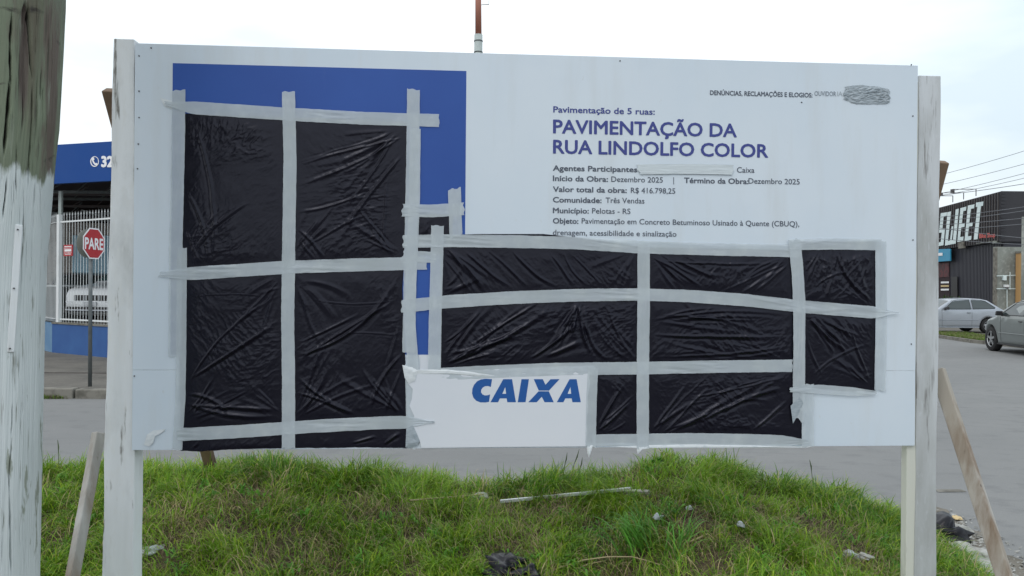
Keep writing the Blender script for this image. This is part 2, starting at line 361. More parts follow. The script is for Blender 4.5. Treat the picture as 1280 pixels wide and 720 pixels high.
def dryness(x, y):
    d = np.zeros_like(x)
    for p, r_ in dryp: d = np.maximum(d, np.exp(-(((x - p.x) / (r_ * 1.1)) ** 2 + ((y - p.y) / (r_ * 1.7)) ** 2)))
    return d
def scatter(n, x0=-2.9, x1=3.1, y0=2.6, y1=4.9):
    x = rng.uniform(x0, x1, n); y = rng.uniform(y0, y1, n); return x, y
x, y = scatter(330000)
cl = fbm(x * 7, y * 7, 21, 3); big = fbm(x * 2.2 + 7, y * 2.2 + 3, 31, 3); dr = dryness(x, y)
gz0 = ground_z(x, y)
keep = (rng.random(len(x)) < np.clip(.15 + 2.2 * (cl - .33), .10, 1) * (1 - .6 * dr)) & (gz0 > .02)
x, y, cl, big, dr = x[keep], y[keep], cl[keep], big[keep], dr[keep]; n = len(x)
hgt = (.034 + .075 * rng.random(n) ** 1.6) * (.35 + 1.35 * cl) * (1 - .35 * dr)
crest = np.exp(-((y - YC + .1) / .35) ** 2); hgt *= 1.08 + .55 * crest
base = np.stack([x, y, ground_z(x, y) - .006], -1)
g1 = np.array([.24, .42, .026]); g2 = np.array([.080, .21, .012]); g3 = np.array([.36, .48, .040]); g4 = np.array([.42, .345, .18])
t = np.clip(big * 1.6 - .35 + rng.normal(0, .22, n), 0, 1)[:, None]; col = g2 * (1 - t) + g1 * t
yl = (rng.random(n) < .22)[:, None]; col = np.where(yl, g3 * rng.uniform(.7, 1.05, (n, 1)), col)
ds = (rng.random(n) < .05 + .34 * dr)[:, None]; col = np.where(ds, g4 * rng.uniform(.6, 1.3, (n, 1)), col)
col *= rng.uniform(.75, 1.2, (n, 1))
az = fbm(x * 3 + 11, y * 3, 41, 2) * 4 * np.pi + rng.normal(0, 1.1, n)
tag(blades('grass', base, hgt, rng.uniform(.0028, .0054, n), az, np.clip(rng.normal(.74, .24, n), .08, .985), col, segs=4, droop=1.3), kind='stuff')
# low dead thatch between the green blades
x, y = scatter(80000); dr = dryness(x, y); keep = (rng.random(len(x)) < .12 + .6 * dr) & (ground_z(x, y) > .02); x, y = x[keep], y[keep]; n = len(x)
base = np.stack([x, y, ground_z(x, y) + rng.uniform(0, .012, n)], -1)
col = np.array([.32, .26, .14]) * rng.uniform(.35, 1.25, (n, 1))
tag(blades('dead_grass', base, rng.uniform(.03, .09, n), rng.uniform(.0014, .0028, n), rng.uniform(0, 6.28, n), rng.uniform(.85, .99, n), col), kind='stuff')
# long arching stems, mostly on the crest and in loose clumps
n = 5200; x = rng.uniform(-2.7, 2.8, n); y = rng.uniform(2.7, 4.5, n); base = np.stack([x, y, ground_z(x, y) - .005], -1)
col = np.where((rng.random(n) < .4)[:, None], g4 * 1.2, g1) * rng.uniform(.6, 1.1, (n, 1))
tag(blades('grass_stem', base, rng.uniform(.08, .17, n), rng.uniform(.0018, .0034, n), rng.uniform(0, 6.28, n), rng.uniform(.6, .985, n), col, segs=6), kind='stuff')
# small broadleaf weeds between the grass
n = 2600; k_ = 130; cxw = rng.uniform(-2.6, 2.7, k_); cyw = rng.uniform(2.9, 4.4, k_); ii = rng.integers(0, k_, n)
x = cxw[ii] + rng.normal(0, .022, n); y = cyw[ii] + rng.normal(0, .022, n); base = np.stack([x, y, ground_z(x, y) + rng.uniform(.005, .045, n)], -1)
col = np.array([.10, .26, .03]) * rng.uniform(.6, 1.5, (n, 1))
tag(blades('weeds', base, rng.uniform(.020, .040, n), rng.uniform(.008, .014, n), rng.uniform(0, 6.28, n), rng.uniform(.6, .95, n), col, segs=4), kind='stuff')
# tall dark stalks against the road
def stalks(pxs, label):
    b_ = MB(); c0 = None
    for px, py0, py1, dx in pxs:
        p = P(px, py0, YC - .02); p.z = float(ground_z(p.x, p.y)); q = P(px + dx, py1, YC)
        if c0 is None: c0 = p.copy()
        m_ = p.lerp(q, .6) + Vector((-dx * .0006, 0, 0)); b_.tube([p, m_, q], [.0022, .0018, .0012], 5)
        b_.tube([m_, m_.lerp(q, .5) + Vector((.003, 0, 0)), q + Vector((0, 0, .002))], [.001, .0038, .001], 5)
    return tag(b_.build('grass_stalks', MT['stalk'], loc=c0), label, 'grass stalks', kind='stuff')
MT['stalk'] = mat('dark_stalk', (.07, .10, .045), .7)
stalks([(703, 600, 566, 6), (712, 600, 562, 12), (722, 600, 572, 6)], 'tall dark seed stalks rising in front of the road below the white logo panel')
stalks([(74, 578, 550, -2)], 'single tall grass stalk standing between the wooden pole and the left brace')
stalks([(443, 600, 575, -3), (466, 600, 574, 4), (1017, 612, 575, -5)], 'thin scattered seed stalks on the crest of the bank under the board')
# clumps with broad blades (things)
def clump(px, py, n, ln, wd, label, spread=.05, heads=None, colr=(.10, .27, .035)):
    p = on_mound(px, py); a = rng.uniform(0, 6.28, n) if heads is None else rng.normal(heads[0], heads[1], n)
    bx = p.x + rng.normal(0, spread, n); by = p.y + rng.normal(0, spread, n)
    base = np.stack([bx, by, ground_z(bx, by) - .004], -1)
    cc = np.array(colr) * rng.uniform(.7, 1.5, (n, 1)); cc[:, 1] *= rng.uniform(.9, 1.1, n)
    o = blades('grass_tuft', base, rng.uniform(.6, 1.0, n) * ln, rng.uniform(.7, 1.2, n) * wd, a, np.clip(rng.normal(.75, .2, n), .15, .98), cc, segs=7)
    return tag(o, label, 'grass tuft', kind='stuff' if spread > .1 else None)
clump(800, 688, 85, .24, .0075, 'broad bladed bright green tuft below the right end of the white plank', .05, (math.pi * .85, .9))
clump(845, 690, 26, .22, .006, 'small broad bladed tuft leaning right beside the bright green tuft', .03, (.3, .7))
clump(690, 612, 150, .15, .005, 'upright lime green tuft rising behind the left half of the white plank', .05, None, (.19, .37, .035))
clump(830, 592, 190, .13, .0045, 'dense tall grass hump on the crest under the middle tape grid', .14, None, (.18, .34, .035))
clump(300, 590, 130, .13, .0045, 'thick grass tuft beside the brown wooden stake under the board', .11, None, (.18, .34, .035))

# ------------------------------------------------------------------ the billboard
BO = Vector((-1.396, 2.83, 0)); BR = math.atan2(.20, 2.99)
bu = Vector((math.cos(BR), math.sin(BR), 0)); bn = Vector((math.sin(BR), -math.cos(BR), 0))   # along the board, out of its face
def BP(px, py, d=0.0):            # board coordinates (u, z) seen at a photo pixel
    r = ray(px, py); o = BO - bn * d
    t = (o - CAM).dot(bn) / r.dot(bn); p = CAM + r * t - BO
    return p.dot(bu), p.z
def on_board(o, c):               # o's mesh is in board coordinates (u, d, z): move its origin to c
    o.data.transform(Matrix.Translation((-c[0], -c[1], -c[2])))
    o.location = BO + bu * c[0] - bn * c[1] + Vector((0, 0, c[2])); o.rotation_euler = (0, 0, BR); return o
board = empty('billboard', BO, BR, 'large white roadside works billboard with blue print, text and grey tape, on two whitewashed posts', 'billboard')
BW, ZB, ZT, ZS = 2.997, 1.05, 2.55, None
ZS = BP(640, 463)[1]
b = MB(); b.box(0, BW, 0, .003, ZS + .0004, ZT); b.build('panel_sheet', MT['panel'], board, bevel=.0008)
b = MB(); b.box(0, BW, 0.0004, .0034, ZB, ZS - .0004); b.build('panel_sheet', MT['panel'], board, bevel=.0008)
# blue printed field
b0 = BP(216, 79); b1 = BP(583, 90); b2 = BP(400, 443)
b = MB(); b.box(b0[0], b1[0], -.0006, -.0001, b2[1], (b0[1] + b1[1]) / 2 + .002); b.build('blue_print', MT['blue'], board)
# screws
for i, (px, py) in enumerate([(174, 70), (174, 114), (174, 147), (173, 180), (172, 211), (168, 470), (1139, 81), (1141, 145), (1141, 300), (1139, 430), (189, 60), (775, 76), (1002, 128)]):
    u, z = BP(px, py); mb = MB(); mb.tube([(u, -.0022, z), (u, .0, z)], .0026, 8); mb.build('screw', MT['screw'], board)
# posts
def post(name, top, bot, d0, d1, m, zt_px, lean=.0):
    ut0, zt = BP(top[0], zt_px, d0); ut1, _ = BP(top[1], zt_px, d0); ub0, zb = BP(bot[0], 720, d0); ub1, _ = BP(bot[1], 720, d0)
    k = (zb - .25 - zt) / (zb - zt); e0 = ut0 + (ub0 - ut0) * k; e1 = ut1 + (ub1 - ut1) * k; zz = zb - .25
    nz_ = 60; ring = []
    for i in range(nz_ + 1):
        t = i / nz_; z = zt + (zz - zt) * t; a = ut0 + (e0 - ut0) * t; c = ut1 + (e1 - ut1) * t
        w1 = .0018 * math.sin(z * 9 + a * 50) + .0022 * (float(vnoise(np.array([z * 14]), np.array([a * 9 + 3]), 3)[0]) - .5)
        w2 = .0018 * math.sin(z * 7 + c * 50) + .0022 * (float(vnoise(np.array([z * 14]), np.array([c * 9 + 5]), 4)[0]) - .5)
        ring.append([(a + w1, d0 + lean * t, z), (c + w2, d0 + .001 * w1 + lean * t, z), (c + w2, d1 + lean * t, z), (a + w1, d1 + lean * t, z)])
    vs = [v for r_ in ring for v in r_]; fs = [(0, 1, 2, 3), tuple(nz_ * 4 + k_ for k_ in (3, 2, 1, 0))]
    for i in range(nz_):
        for k_ in range(4): fs.append((i * 4 + k_, i * 4 + (k_ + 1) % 4, i * 4 + 4 + (k_ + 1) % 4, i * 4 + 4 + k_))
    mb = MB().add(vs, fs); return mb.build(name, m, board, bevel=.003)
post('post', (142, 168.5), (127, 167.5), .006, .085, MT['wash'], 48)
post('post', (1148.5, 1176), (1143.5, 1170), .008, .095, MT['wash_grey'], 94)
b = MB(); u0, _ = BP(1129.5, 640, .03); u1, _ = BP(1143.2, 640, .03); b.box(u0, u1 - .001, .012, .05, .25, ZT - .06); b.build('batten', MT['batten'], board, bevel=.002)
b = MB(); u0, _ = BP(164, 100, .012); b.hexa([(u0 + .006, .012, .3), (u0 + .03, .012, .3), (u0 + .03, .09, .3), (u0 + .006, .09, .3)], [(u0 + .002, .012, ZT + .012), (u0 + .028, .012, ZT + .001), (u0 + .028, .09, ZT + .001), (u0 + .002, .09, ZT + .012)]); 
for z in (1.09, 1.80, 2.49):
    mb = MB(); mb.box(.05, BW - .08, .004, .045, z - .03, z + .03); mb.build('batten', MT['brown'], board, bevel=.002)
for u in (.02, 1.0, 2.0):
    mb = MB(); mb.box(u, u + .05, .046, .09, ZB + .01, ZT - .012); mb.build('batten', MT['brown'], board, bevel=.002)
def brace(p0, p1, w_, h_, m, roll, label=None):
    inv = Matrix.Rotation(-BR, 3, 'Z')
    mb = MB(); mb.beam(inv @ (p0 - BO), inv @ (p1 - BO), w_, h_, roll); o = mb.build('brace', m, board, bevel=.004); tag(o, label); return o
p0 = P(123.5, 541, 2.90); p1 = P(90.5, 722, 2.70); p1 = p1 + (p1 - p0) * .45
brace(p0, p1, .031, .040, MT['brace'], R(28), 'grey weathered brace leaning against the left post')
p0 = P(1172, 462, 3.12); p1 = P(1256, 722, 2.80); p1 = p1 + (p1 - p0) * .35
brace(p0, p1, .034, .052, MT['brace_stained'], R(-38), 'stained timber brace slanting down from the right post')
brace(P(138, 112, 3.02), P(265.5, 592, 4.22) + Vector((.02, .02, -.1)), .055, .04, MT['brown'], R(8), 'brown rear brace with its foot in the grass')
brace(P(1179, 202, 3.20), P(1105, 480, 3.62), .035, .045, MT['brown'], R(10), 'brown rear brace showing its tip beside the right post')

# lettering -----------------------------------------------------------------
_cap = {}
def text_mesh(s, bold=0.0, space=1.0):
    if bold:
        me, v = text_mesh(s); n = len(v); vs = []; fs = []
        offs = [(math.cos(a_) * bold, math.sin(a_) * bold) for a_ in np.arange(8) * math.pi / 4]
        for i_, (ox, oy) in enumerate(offs):
            vs += [(a + ox, c + oy, i_ * 1.0) for a, c in v[:, :2]]; fs += [tuple(k + i_ * n for k in p_.vertices) for p_ in me.polygons]
        m2 = bpy.data.meshes.new('txt'); m2.from_pydata(vs, [], fs); return m2, np.array(vs)
    cu = bpy.data.curves.new('txt', 'FONT'); cu.body = s; cu.resolution_u = 3; cu.space_character = space
    o = bpy.data.objects.new('txt', cu); C.objects.link(o); bpy.context.view_layer.update()
    me = bpy.data.meshes.new_from_object(o.evaluated_get(bpy.context.evaluated_depsgraph_get()))
    bpy.data.objects.remove(o); bpy.data.curves.remove(cu)
    v = np.array([q.co[:] for q in me.vertices]); return me, v
def cap(bold):
    if bold not in _cap: _cap[bold] = (lambda v: v[:, 1].max())(text_mesh('H', bold)[1])
    return _cap[bold]
def put(me, name, m, f, parent):
    for q in me.vertices: zl = q.co.z; q.co = f(q.co.x, q.co.y); q.co.y -= zl * .00004
    me.materials.clear(); me.materials.append(m); me.name = name
    o = bpy.data.objects.new(name, me); C.objects.link(o)
    if parent: o.parent = parent
    return o
def letters(s, x0, x1, yb, caph, m, bold=0.0, d=-.0010, parent=None, name='lettering'):
    bold = bold or .006
    me, v = text_mesh(s, bold)
    u0, z0 = BP(x0, yb); u1, _ = BP(x1, yb); _, zc = BP(x0, yb - caph)
    sx = (u1 - u0) / (v[:, 0].max() - v[:, 0].min()); sz = (zc - z0) / cap(bold); xm = v[:, 0].min()
    return put(me, name, m, lambda a, c: (u0 + (a - xm) * sx, d, z0 + c * sz), parent or board)
B_ = .024; TB = .014
letters('DENÚNCIAS, RECLAMAÇÕES E ELOGIOS:', 887.4, 1015.5, 118.6, 5.7, MT['ink_dark'], B_)
letters('OUVIDOR', 1018, 1045, 119.6, 5.7, MT['ink_grey'])
letters('IA', 1046.5, 1053, 120.0, 5.7, MT['faint'] if 'faint' in MT else mat('faint_ink', (.38, .43, .47), .5))
letters('Pavimentação de 5 ruas:', 691.5, 818.5, 140.4, 7.6, MT['ink_blue'], .020)
letters('PAVIMENTAÇÃO DA', 691.2, 921, 166.2, 16.8, MT['ink_blue'], .024)
letters('RUA LINDOLFO COLOR', 691.2, 960.3, 191.4, 16.8, MT['ink_blue'], .024)
for s, a, c, y, bo in [('Agentes Participantes', 691, 796.5, 213.2, 1), ('Caixa', 921, 943, 215.6, 0),
                       ('Início da Obra:', 691, 760, 226.0, 1), ('Dezembro 2025', 764, 828.5, 227.2, 0), ('|', 841.6, 842.4, 228.2, 0), ('Término da Obra:', 855, 935.5, 228.6, 1), ('Dezembro 2025', 935.5, 999.5, 229.4, 0),
                       ('Valor total da obra:', 691, 783.5, 239.6, 1), ('R$ 416.798,25', 788.5, 844, 241.2, 0),
                       ('Comunidade:', 691, 752, 252.8, 1), ('Três Vendas', 757, 805.5, 253.6, 0),
                       ('Município:', 691, 736, 266.2, 1), ('Pelotas - RS', 740, 788, 266.8, 0),
                       ('Objeto:', 691, 723, 279.2, 1), ('Pavimentação em Concreto Betuminoso Usinado à Quente (CBUQ),', 727, 999, 279.4, 0),
                       ('drenagem, acessibilidade e sinalização', 691, 845.5, 293.8, 0)]:
    letters(s, a, c, y, 6.7, MT['ink_dark'], B_ if bo else .008)

# white panel with the blue logo (sits over the edge of the film and tape)
def poly_on_board(name, pts, m, d0, d1, parent):
    mb = MB(); q = [BP(a, c) for a, c in pts]; mb.prism(q, lambda a, c, d: (a, d1 + (d0 - d1) * 0 + d, c), d0 - d1)
    o = mb.build(name, m, parent)
    bm = bmesh.new(); bm.from_mesh(o.data); bmesh.ops.triangulate(bm, faces=[f for f in bm.faces if len(f.verts) > 4], ngon_method='EAR_CLIP'); bm.to_mesh(o.data); bm.free(); return o
lp = [(514, 465)]
for i in range(1, 40):
    t = i / 39; lp.append((514 + (743 - 514) * t, 465 - 7.5 * sstep(0, .9, t) + random.uniform(-.6, .6)))
lp += [(739, 463), (736, 470), (737.5, 480), (734.5, 495), (735, 510), (733, 525), (734, 540), (732.5, 557.6), (700, 557.8), (600, 558.6), (527, 559.6), (525, 552), (519, 540), (515, 531), (518, 520), (512, 507), (515, 498), (516, 486), (510, 479), (516, 474)]
poly_on_board('logo_panel', lp, MT['logo'], -.0045, -.0052, board)
poly_on_board('white_print', [(523, 443.5), (545, 443.5), (545, 464), (524, 464), (525.5, 452)], MT['logo'], -.0006, -.0012, board)
def glyph(name, loops, m, f, parent):
    cu = bpy.data.curves.new('g', 'CURVE'); cu.dimensions = '2D'; cu.fill_mode = 'BOTH'
    for lo in loops:
        s = cu.splines.new('POLY'); s.points.add(len(lo) - 1)
        for p, (a, c) in zip(s.points, lo): p.co = (a, c, 0, 1)
        s.use_cyclic_u = True
    o = bpy.data.objects.new('g', cu); C.objects.link(o); bpy.context.view_layer.update()
    me = bpy.data.meshes.new_from_object(o.evaluated_get(bpy.context.evaluated_depsgraph_get())); bpy.data.objects.remove(o)
    return put(me, name, m, f, parent)
def arc(cx, cy, rx, ry, a0, a1, n):
    return [(cx + rx * math.cos(R(a0 + (a1 - a0) * i / n)), cy + ry * math.sin(R(a0 + (a1 - a0) * i / n))) for i in range(n + 1)]
LOGO = {
 'C': [[(460, 215), (430, 213), (405, 216), (385, 226), (370, 243), (362, 262), (360, 285), (366, 306), (380, 322), (402, 331), (428, 331), (445, 328), (450, 291), (438, 295), (424, 296), (412, 291), (405, 280), (406, 268), (413, 257), (425, 250), (440, 249), (454, 254)]],
 'A': [[(452, 330), (516, 215), (560, 215), (579, 330), (536, 330), (533, 311), (499, 311), (490, 330)], [(511, 288), (530, 288), (526, 254)]],
 'I': [[(607, 215), (644, 215), (627, 330), (588, 330)]],
 'X': [[(668, 215), (713, 215), (727, 243), (752, 215), (797, 215), (744, 272), (693, 272)], [(692, 275.5), (743, 275.5), (768, 330), (722, 330), (708, 303), (683, 330), (641, 330)]],
 'Z': [[(783, 330), (847, 215), (882, 215), (903, 330), (861, 330), (858, 311), (826, 311), (816, 330)], [(837, 288), (855, 288), (851, 254)]]}
for k, loops in LOGO.items():
    def f(a, c):
        u, z = BP(500 + a / 4, 420 + c / 4); return (u, -.0056, z)
    glyph('logo_letter', loops, MT['caixa'], f, board)

# tape -----------------------------------------------------------------------
TAPES = []
def tape_geo(pts, width, layer, seed, torn=1.0, pinch=(0, 0), lift=None):
    q = np.array([BP(a, c) for a, c in pts]); seg = np.hypot(*(q[1:] - q[:-1]).T); s = np.r_[0, np.cumsum(seg)]
    n = max(6, int(s[-1] / .008)); tt = np.linspace(0, s[-1], n)
    cx = np.interp(tt, s, q[:, 0]); cz = np.interp(tt, s, q[:, 1])
    k = min(9, n // 3)
    if k > 1 and len(pts) > 2:
        ker = np.hanning(k + 2)[1:-1]; ker /= ker.sum()
        px_ = np.r_[2 * cx[0] - cx[1:k][::-1], cx, 2 * cx[-1] - cx[-k:-1][::-1]]; pz_ = np.r_[2 * cz[0] - cz[1:k][::-1], cz, 2 * cz[-1] - cz[-k:-1][::-1]]
        cx = np.convolve(px_, ker, 'same')[k - 1:k - 1 + n]; cz = np.convolve(pz_, ker, 'same')[k - 1:k - 1 + n]
    dx = np.gradient(cx); dz = np.gradient(cz); L = np.hypot(dx, dz) + 1e-9; nx = -dz / L; nz_ = dx / L
    m = 13; c = np.linspace(-1, 1, m)
    r2 = np.random.default_rng(seed)
    endj = (r2.uniform(-1, 1, (2, 1)) * c[None] * .005 + np.sin(c[None] * 5 + r2.uniform(0, 6, (2, 1))) * .0016 + r2.uniform(-1, 1, (2, m)) * .0007) * torn
    w_ = width / 2 * (1 + .03 * (fbm(tt * 12, tt * 0 + seed, seed % 50, 2) - .5))
    if pinch[0]: w_ = w_ * (1 - (1 - pinch[0]) * (1 - sstep(0, .12, tt)))
    if pinch[1]: w_ = w_ * (1 - (1 - pinch[1]) * (1 - sstep(0, .12, s[-1] - tt)))
    edge = 1 + .05 * (vnoise(tt * 60, tt * 0 + seed, 7) - .5)
    U_ = cx[:, None] + nx[:, None] * (w_ * edge)[:, None] * c[None]; Z_ = cz[:, None] + nz_[:, None] * (w_ * edge)[:, None] * c[None]
    U_[0] += endj[0] * dx[0] / L[0]; Z_[0] += endj[0] * dz[0] / L[0]; U_[-1] += endj[1] * dx[-1] / L[-1]; Z_[-1] += endj[1] * dz[-1] / L[-1]
    al = tt[:, None] + 0 * c[None]; ac = (c * width / 2)[None] + 0 * tt[:, None]
    cre = np.clip(fbm(al * 5 + seed, al * 0 + 3, 12, 2) - .50, 0, .2) * 5
    h = .0012 * (1 - np.abs(2 * fbm(ac * 90 + al * 6, al * 5 + seed, 13, 3) - 1)) ** 3 * (.35 + 1.6 * cre) + .0008 * fbm(al * 25, ac * 30 + seed, 14, 2)
    for i_, pk in ((0, pinch[0]), (1, pinch[1])):
        if pk: 
            dd = al if i_ == 0 else s[-1] - al
            h = h + .003 * (1 - sstep(0, .13, dd)) * (1 - np.abs(2 * fbm(ac * 160 + 5, dd * 6 + seed, 17, 2) - 1)) ** 2
    return U_, Z_, h, q
def tape(pts, label, width=.048, layer=0, torn=1.0, pinch=(0, 0), m='tape', m_over=None):
    seed = 30 + len(TAPES) * 3
    U_, Z_, h, q = tape_geo(pts, width, layer, seed, torn, pinch)
    TAPES.append((q, width)); d = -(.0030 + .00055 * layer + h)
    V = np.stack([U_, d, Z_], -1).reshape(-1, 3)
    o = npmesh('tape_strip', V, gridfaces(*U_.shape), MT[m]); on_board(o, (float(q[:, 0].mean()), -.002, float(q[:, 1].min())))
    sd = o.modifiers.new('thickness', 'SOLIDIFY'); sd.thickness = .00015; sd.offset = -1
    o.modifiers.remove(sd)
    return tag(o, label, 'tape strip', 'grey tape strips on the billboard')
tape([(224, 113), (223, 200), (220, 320), (219, 446)], 'vertical grey tape down the upper left edge of the left black film', layer=0)
tape([(228, 310), (227, 440), (226, 500), (222, 562)], 'vertical grey tape down the lower left edge of the left black film', width=.036, layer=1)
tape([(207, 130), (240, 135), (360, 143), (450, 148), (549, 151)], 'horizontal grey tape along the top of the left black film', layer=1, pinch=(.35, 0))
tape([(361, 115), (363, 200), (361, 330), (360, 400), (361, 470), (361, 560)], 'long vertical grey tape down the middle of the left black film', layer=3)
tape([(517, 112), (516, 200), (513, 330), (511, 440)], 'tall vertical grey tape on the right edge of the left black film', layer=2)
tape([(519, 161), (518, 250), (513, 370), (512, 400), (517, 462)], 'second vertical grey tape lapped over the taller one right of the left film', width=.042, layer=5)
tape([(512, 455), (513, 500), (514, 560)], 'short ragged vertical grey tape on the left edge of the logo panel', width=.034, layer=1, torn=2.5)
tape([(200, 343), (240, 342), (360, 334), (450, 331), (533, 329)], 'horizontal grey tape across the middle of the left black film', layer=2, pinch=(.4, 0))
tape([(222, 543), (300, 539), (400, 532), (480, 528), (543, 527)], 'horizontal grey tape along the bottom of the left black film', layer=4, pinch=(0, .2))
tape([(503, 263), (540, 264), (580, 261)], 'short horizontal grey tape above the small black film', layer=3, torn=1.5)
tape([(568, 236), (570, 296)], 'short vertical grey tape right of the small black film', layer=1, torn=2)
tape([(504, 302), (560, 301), (640, 302), (720, 304), (800, 309), (900, 312), (1000, 314)], 'long horizontal grey tape along the top of the middle black film', layer=2, torn=1.5)
tape([(503, 320), (545, 322)], 'stubby horizontal grey tape crossing above the narrow blue gap', width=.042, layer=3, torn=2)
tape([(547, 282), (546, 330), (544, 400), (543, 463)], 'vertical grey tape on the left edge of the middle black film', layer=4)
tape([(502, 383), (560, 377), (640, 372), (720, 369), (795, 368), (860, 370), (930, 375), (1000, 383), (1060, 388), (1098, 391), (1122, 391)], 'longest horizontal grey tape sagging across both right hand black films', layer=5, pinch=(0, .12))
tape([(804, 303), (804, 380), (803, 470), (803, 560)], 'vertical grey tape down the centre of the middle black film', layer=6)
tape([(992, 300), (996, 340), (998, 380), (998, 440), (997, 524)], 'vertical grey tape between the middle and the right black film', layer=7, torn=3)
tape([(1009, 480), (1009, 558)], 'short vertical grey tape on the white print below the right black film', layer=3)
tape([(1100, 301), (1101, 400), (1099, 488)], 'vertical grey tape down the right edge of the right black film', width=.046, layer=2)
tape([(986, 306), (1040, 305), (1100, 306)], 'horizontal grey tape along the top of the right black film', width=.044, layer=4)
tape([(986, 487), (1020, 486), (1060, 489), (1094, 491)], 'crumpled horizontal grey tape along the bottom of the right black film', width=.036, layer=8, pinch=(.5, .5))
tape([(542, 468), (600, 465), (700, 461), (800, 460), (900, 458), (990, 457)], 'horizontal grey tape across the lower third of the middle black film', layer=3)
tape([(741, 459), (739, 500), (738, 558)], 'vertical grey tape on the right edge of the logo panel', width=.040, layer=5)
tape([(740, 550), (860, 548), (930, 549), (1010, 552)], 'horizontal grey tape along the bottom of the middle black film', width=.044, layer=4, pinch=(0, .4))
tape([(797, 212), (830, 211.5), (870, 211.5), (916, 212.5)], 'narrow creased tape covering a name after the word Participantes', width=.038, layer=2, torn=2, m='tape_white2')
# ragged white tail of the tape hanging below the logo panel, and torn bits
def flap(pts, label, m, d=-.006, name='torn_tape', bulge=.004):
    q = [BP(a, c) for a, c in pts]; cu = sum(a for a, c in q) / len(q); cz = sum(c for a, c in q) / len(q)
    vs = [(a, d + random.uniform(-.0012, .0012), c) for a, c in q] + [(cu + (a - cu) * .5, d - bulge * random.uniform(.4, 1), cz + (c - cz) * .5) for a, c in q] + [(cu, d - bulge * .6, cz)]
    n = len(q); fs = [(i, (i + 1) % n, n + (i + 1) % n, n + i) for i in range(n)] + [(n + i, n + (i + 1) % n, 2 * n) for i in range(n)]
    o = MB().add(vs, fs).build(name, MT[m]); on_board(o, (cu, d, min(c for a, c in q))); return tag(o, label, 'torn tape')
flap([(733, 556), (741, 556), (739, 563), (736, 572), (734, 566)], 'white pointed tape tail hanging below the right corner of the logo panel', 'tape_white')
flap([(795, 557), (811, 557), (811, 560), (802, 561), (797, 567), (796, 564)], 'white torn tape end hanging below the centre strip', 'tape_white')
flap([(508, 536), (516, 531), (521, 541), (525, 551), (521, 557), (512, 560), (507, 559)], 'crumpled grey tape corner at the bottom left of the logo panel', 'tape_dark')
flap([(180, 556), (184, 543), (192, 538), (207, 536), (206, 539), (195, 543), (192, 553), (187, 558)], 'hook shaped scrap of white tape near the lower left board corner', 'tape_white', bulge=.003, d=-.002)
def crumple(x0, y0, x1, y1, label, m='tape_dark', amp=.006, seed=1):
    nu, nv = 90, 40; a = BP(x0, y1); c = BP(x1, y0); s_ = np.linspace(0, 1, nu)[:, None] + np.zeros((1, nv)); t_ = np.linspace(0, 1, nv)[None] + np.zeros((nu, 1))
    u = a[0] + (c[0] - a[0]) * s_; z = a[1] + (c[1] - a[1]) * t_; w0 = c[0] - a[0]; h0 = c[1] - a[1]
    taper = 1 - .35 * (2 * np.abs(s_ - .5)) ** 4; zm = (a[1] + c[1]) / 2
    z = zm + (z - zm) * taper + .004 * (fbm(u * 60, t_ * 2 + seed, 95, 3) - .5) * np.abs(2 * t_ - 1) * 2 - .006 * (s_ - .5)
    u = u + .010 * (fbm(z * 120, s_ * 1.2 + seed, 96, 3) - .5) * np.abs(2 * s_ - 1) ** 3 * 2
    q = (u * .95 + z * .9); r_ = (1 - np.abs(2 * fbm(q * 45 + seed, (z - u * .25) * 170, 97, 3) - 1)) ** 3
    h = .0008 + amp * r_ * (.3 + fbm(u * 25, z * 25, 98, 2)) * (1 - .6 * np.abs(2 * t_ - 1) ** 3)
    o = npmesh('crumpled_tape', np.stack([u, -h, z], -1).reshape(-1, 3), gridfaces(nu, nv), MT[m]); on_board(o, (float(u.mean()), 0, float(z.min())))
    return tag(o, label, 'torn tape')
crumple(1055, 108, 1111, 129.5, 'crumpled dark grey tape patch hiding the end of the top line of text')
flap([(503, 456), (516, 458), (522, 463), (519, 476), (511, 479), (506, 472)], 'torn white tape scrap on the upper left corner of the logo panel', 'tape_white')
flap([(987, 507), (998, 496), (1003, 503), (1000, 512), (990, 529)], 'pointed torn tape tip over the lower right of the middle black film', 'tape_white' if False else 'tape_dark', d=-.008, bulge=.001)
flap([(200, 122), (214, 126), (232, 129), (232, 136), (215, 136), (206, 133)], 'pale creased tape smear left of the top left tape crossing', 'tape_white', d=-.0005, bulge=.0008)
flap([(512, 462), (560, 461.5), (600, 465), (625, 470), (600, 470.5), (560, 467), (520, 467)], 'pale wrinkled tape edge above the blue logo letters', 'tape_white', d=-.0058, bulge=.002)
flap([(760, 558), (850, 554.5), (920, 556), (1010, 558), (1020, 557), (1005, 559.5), (900, 559.5), (800, 559.5)], 'white folded lower edge of tape along the board bottom', 'tape_white', d=-.006, bulge=.002)

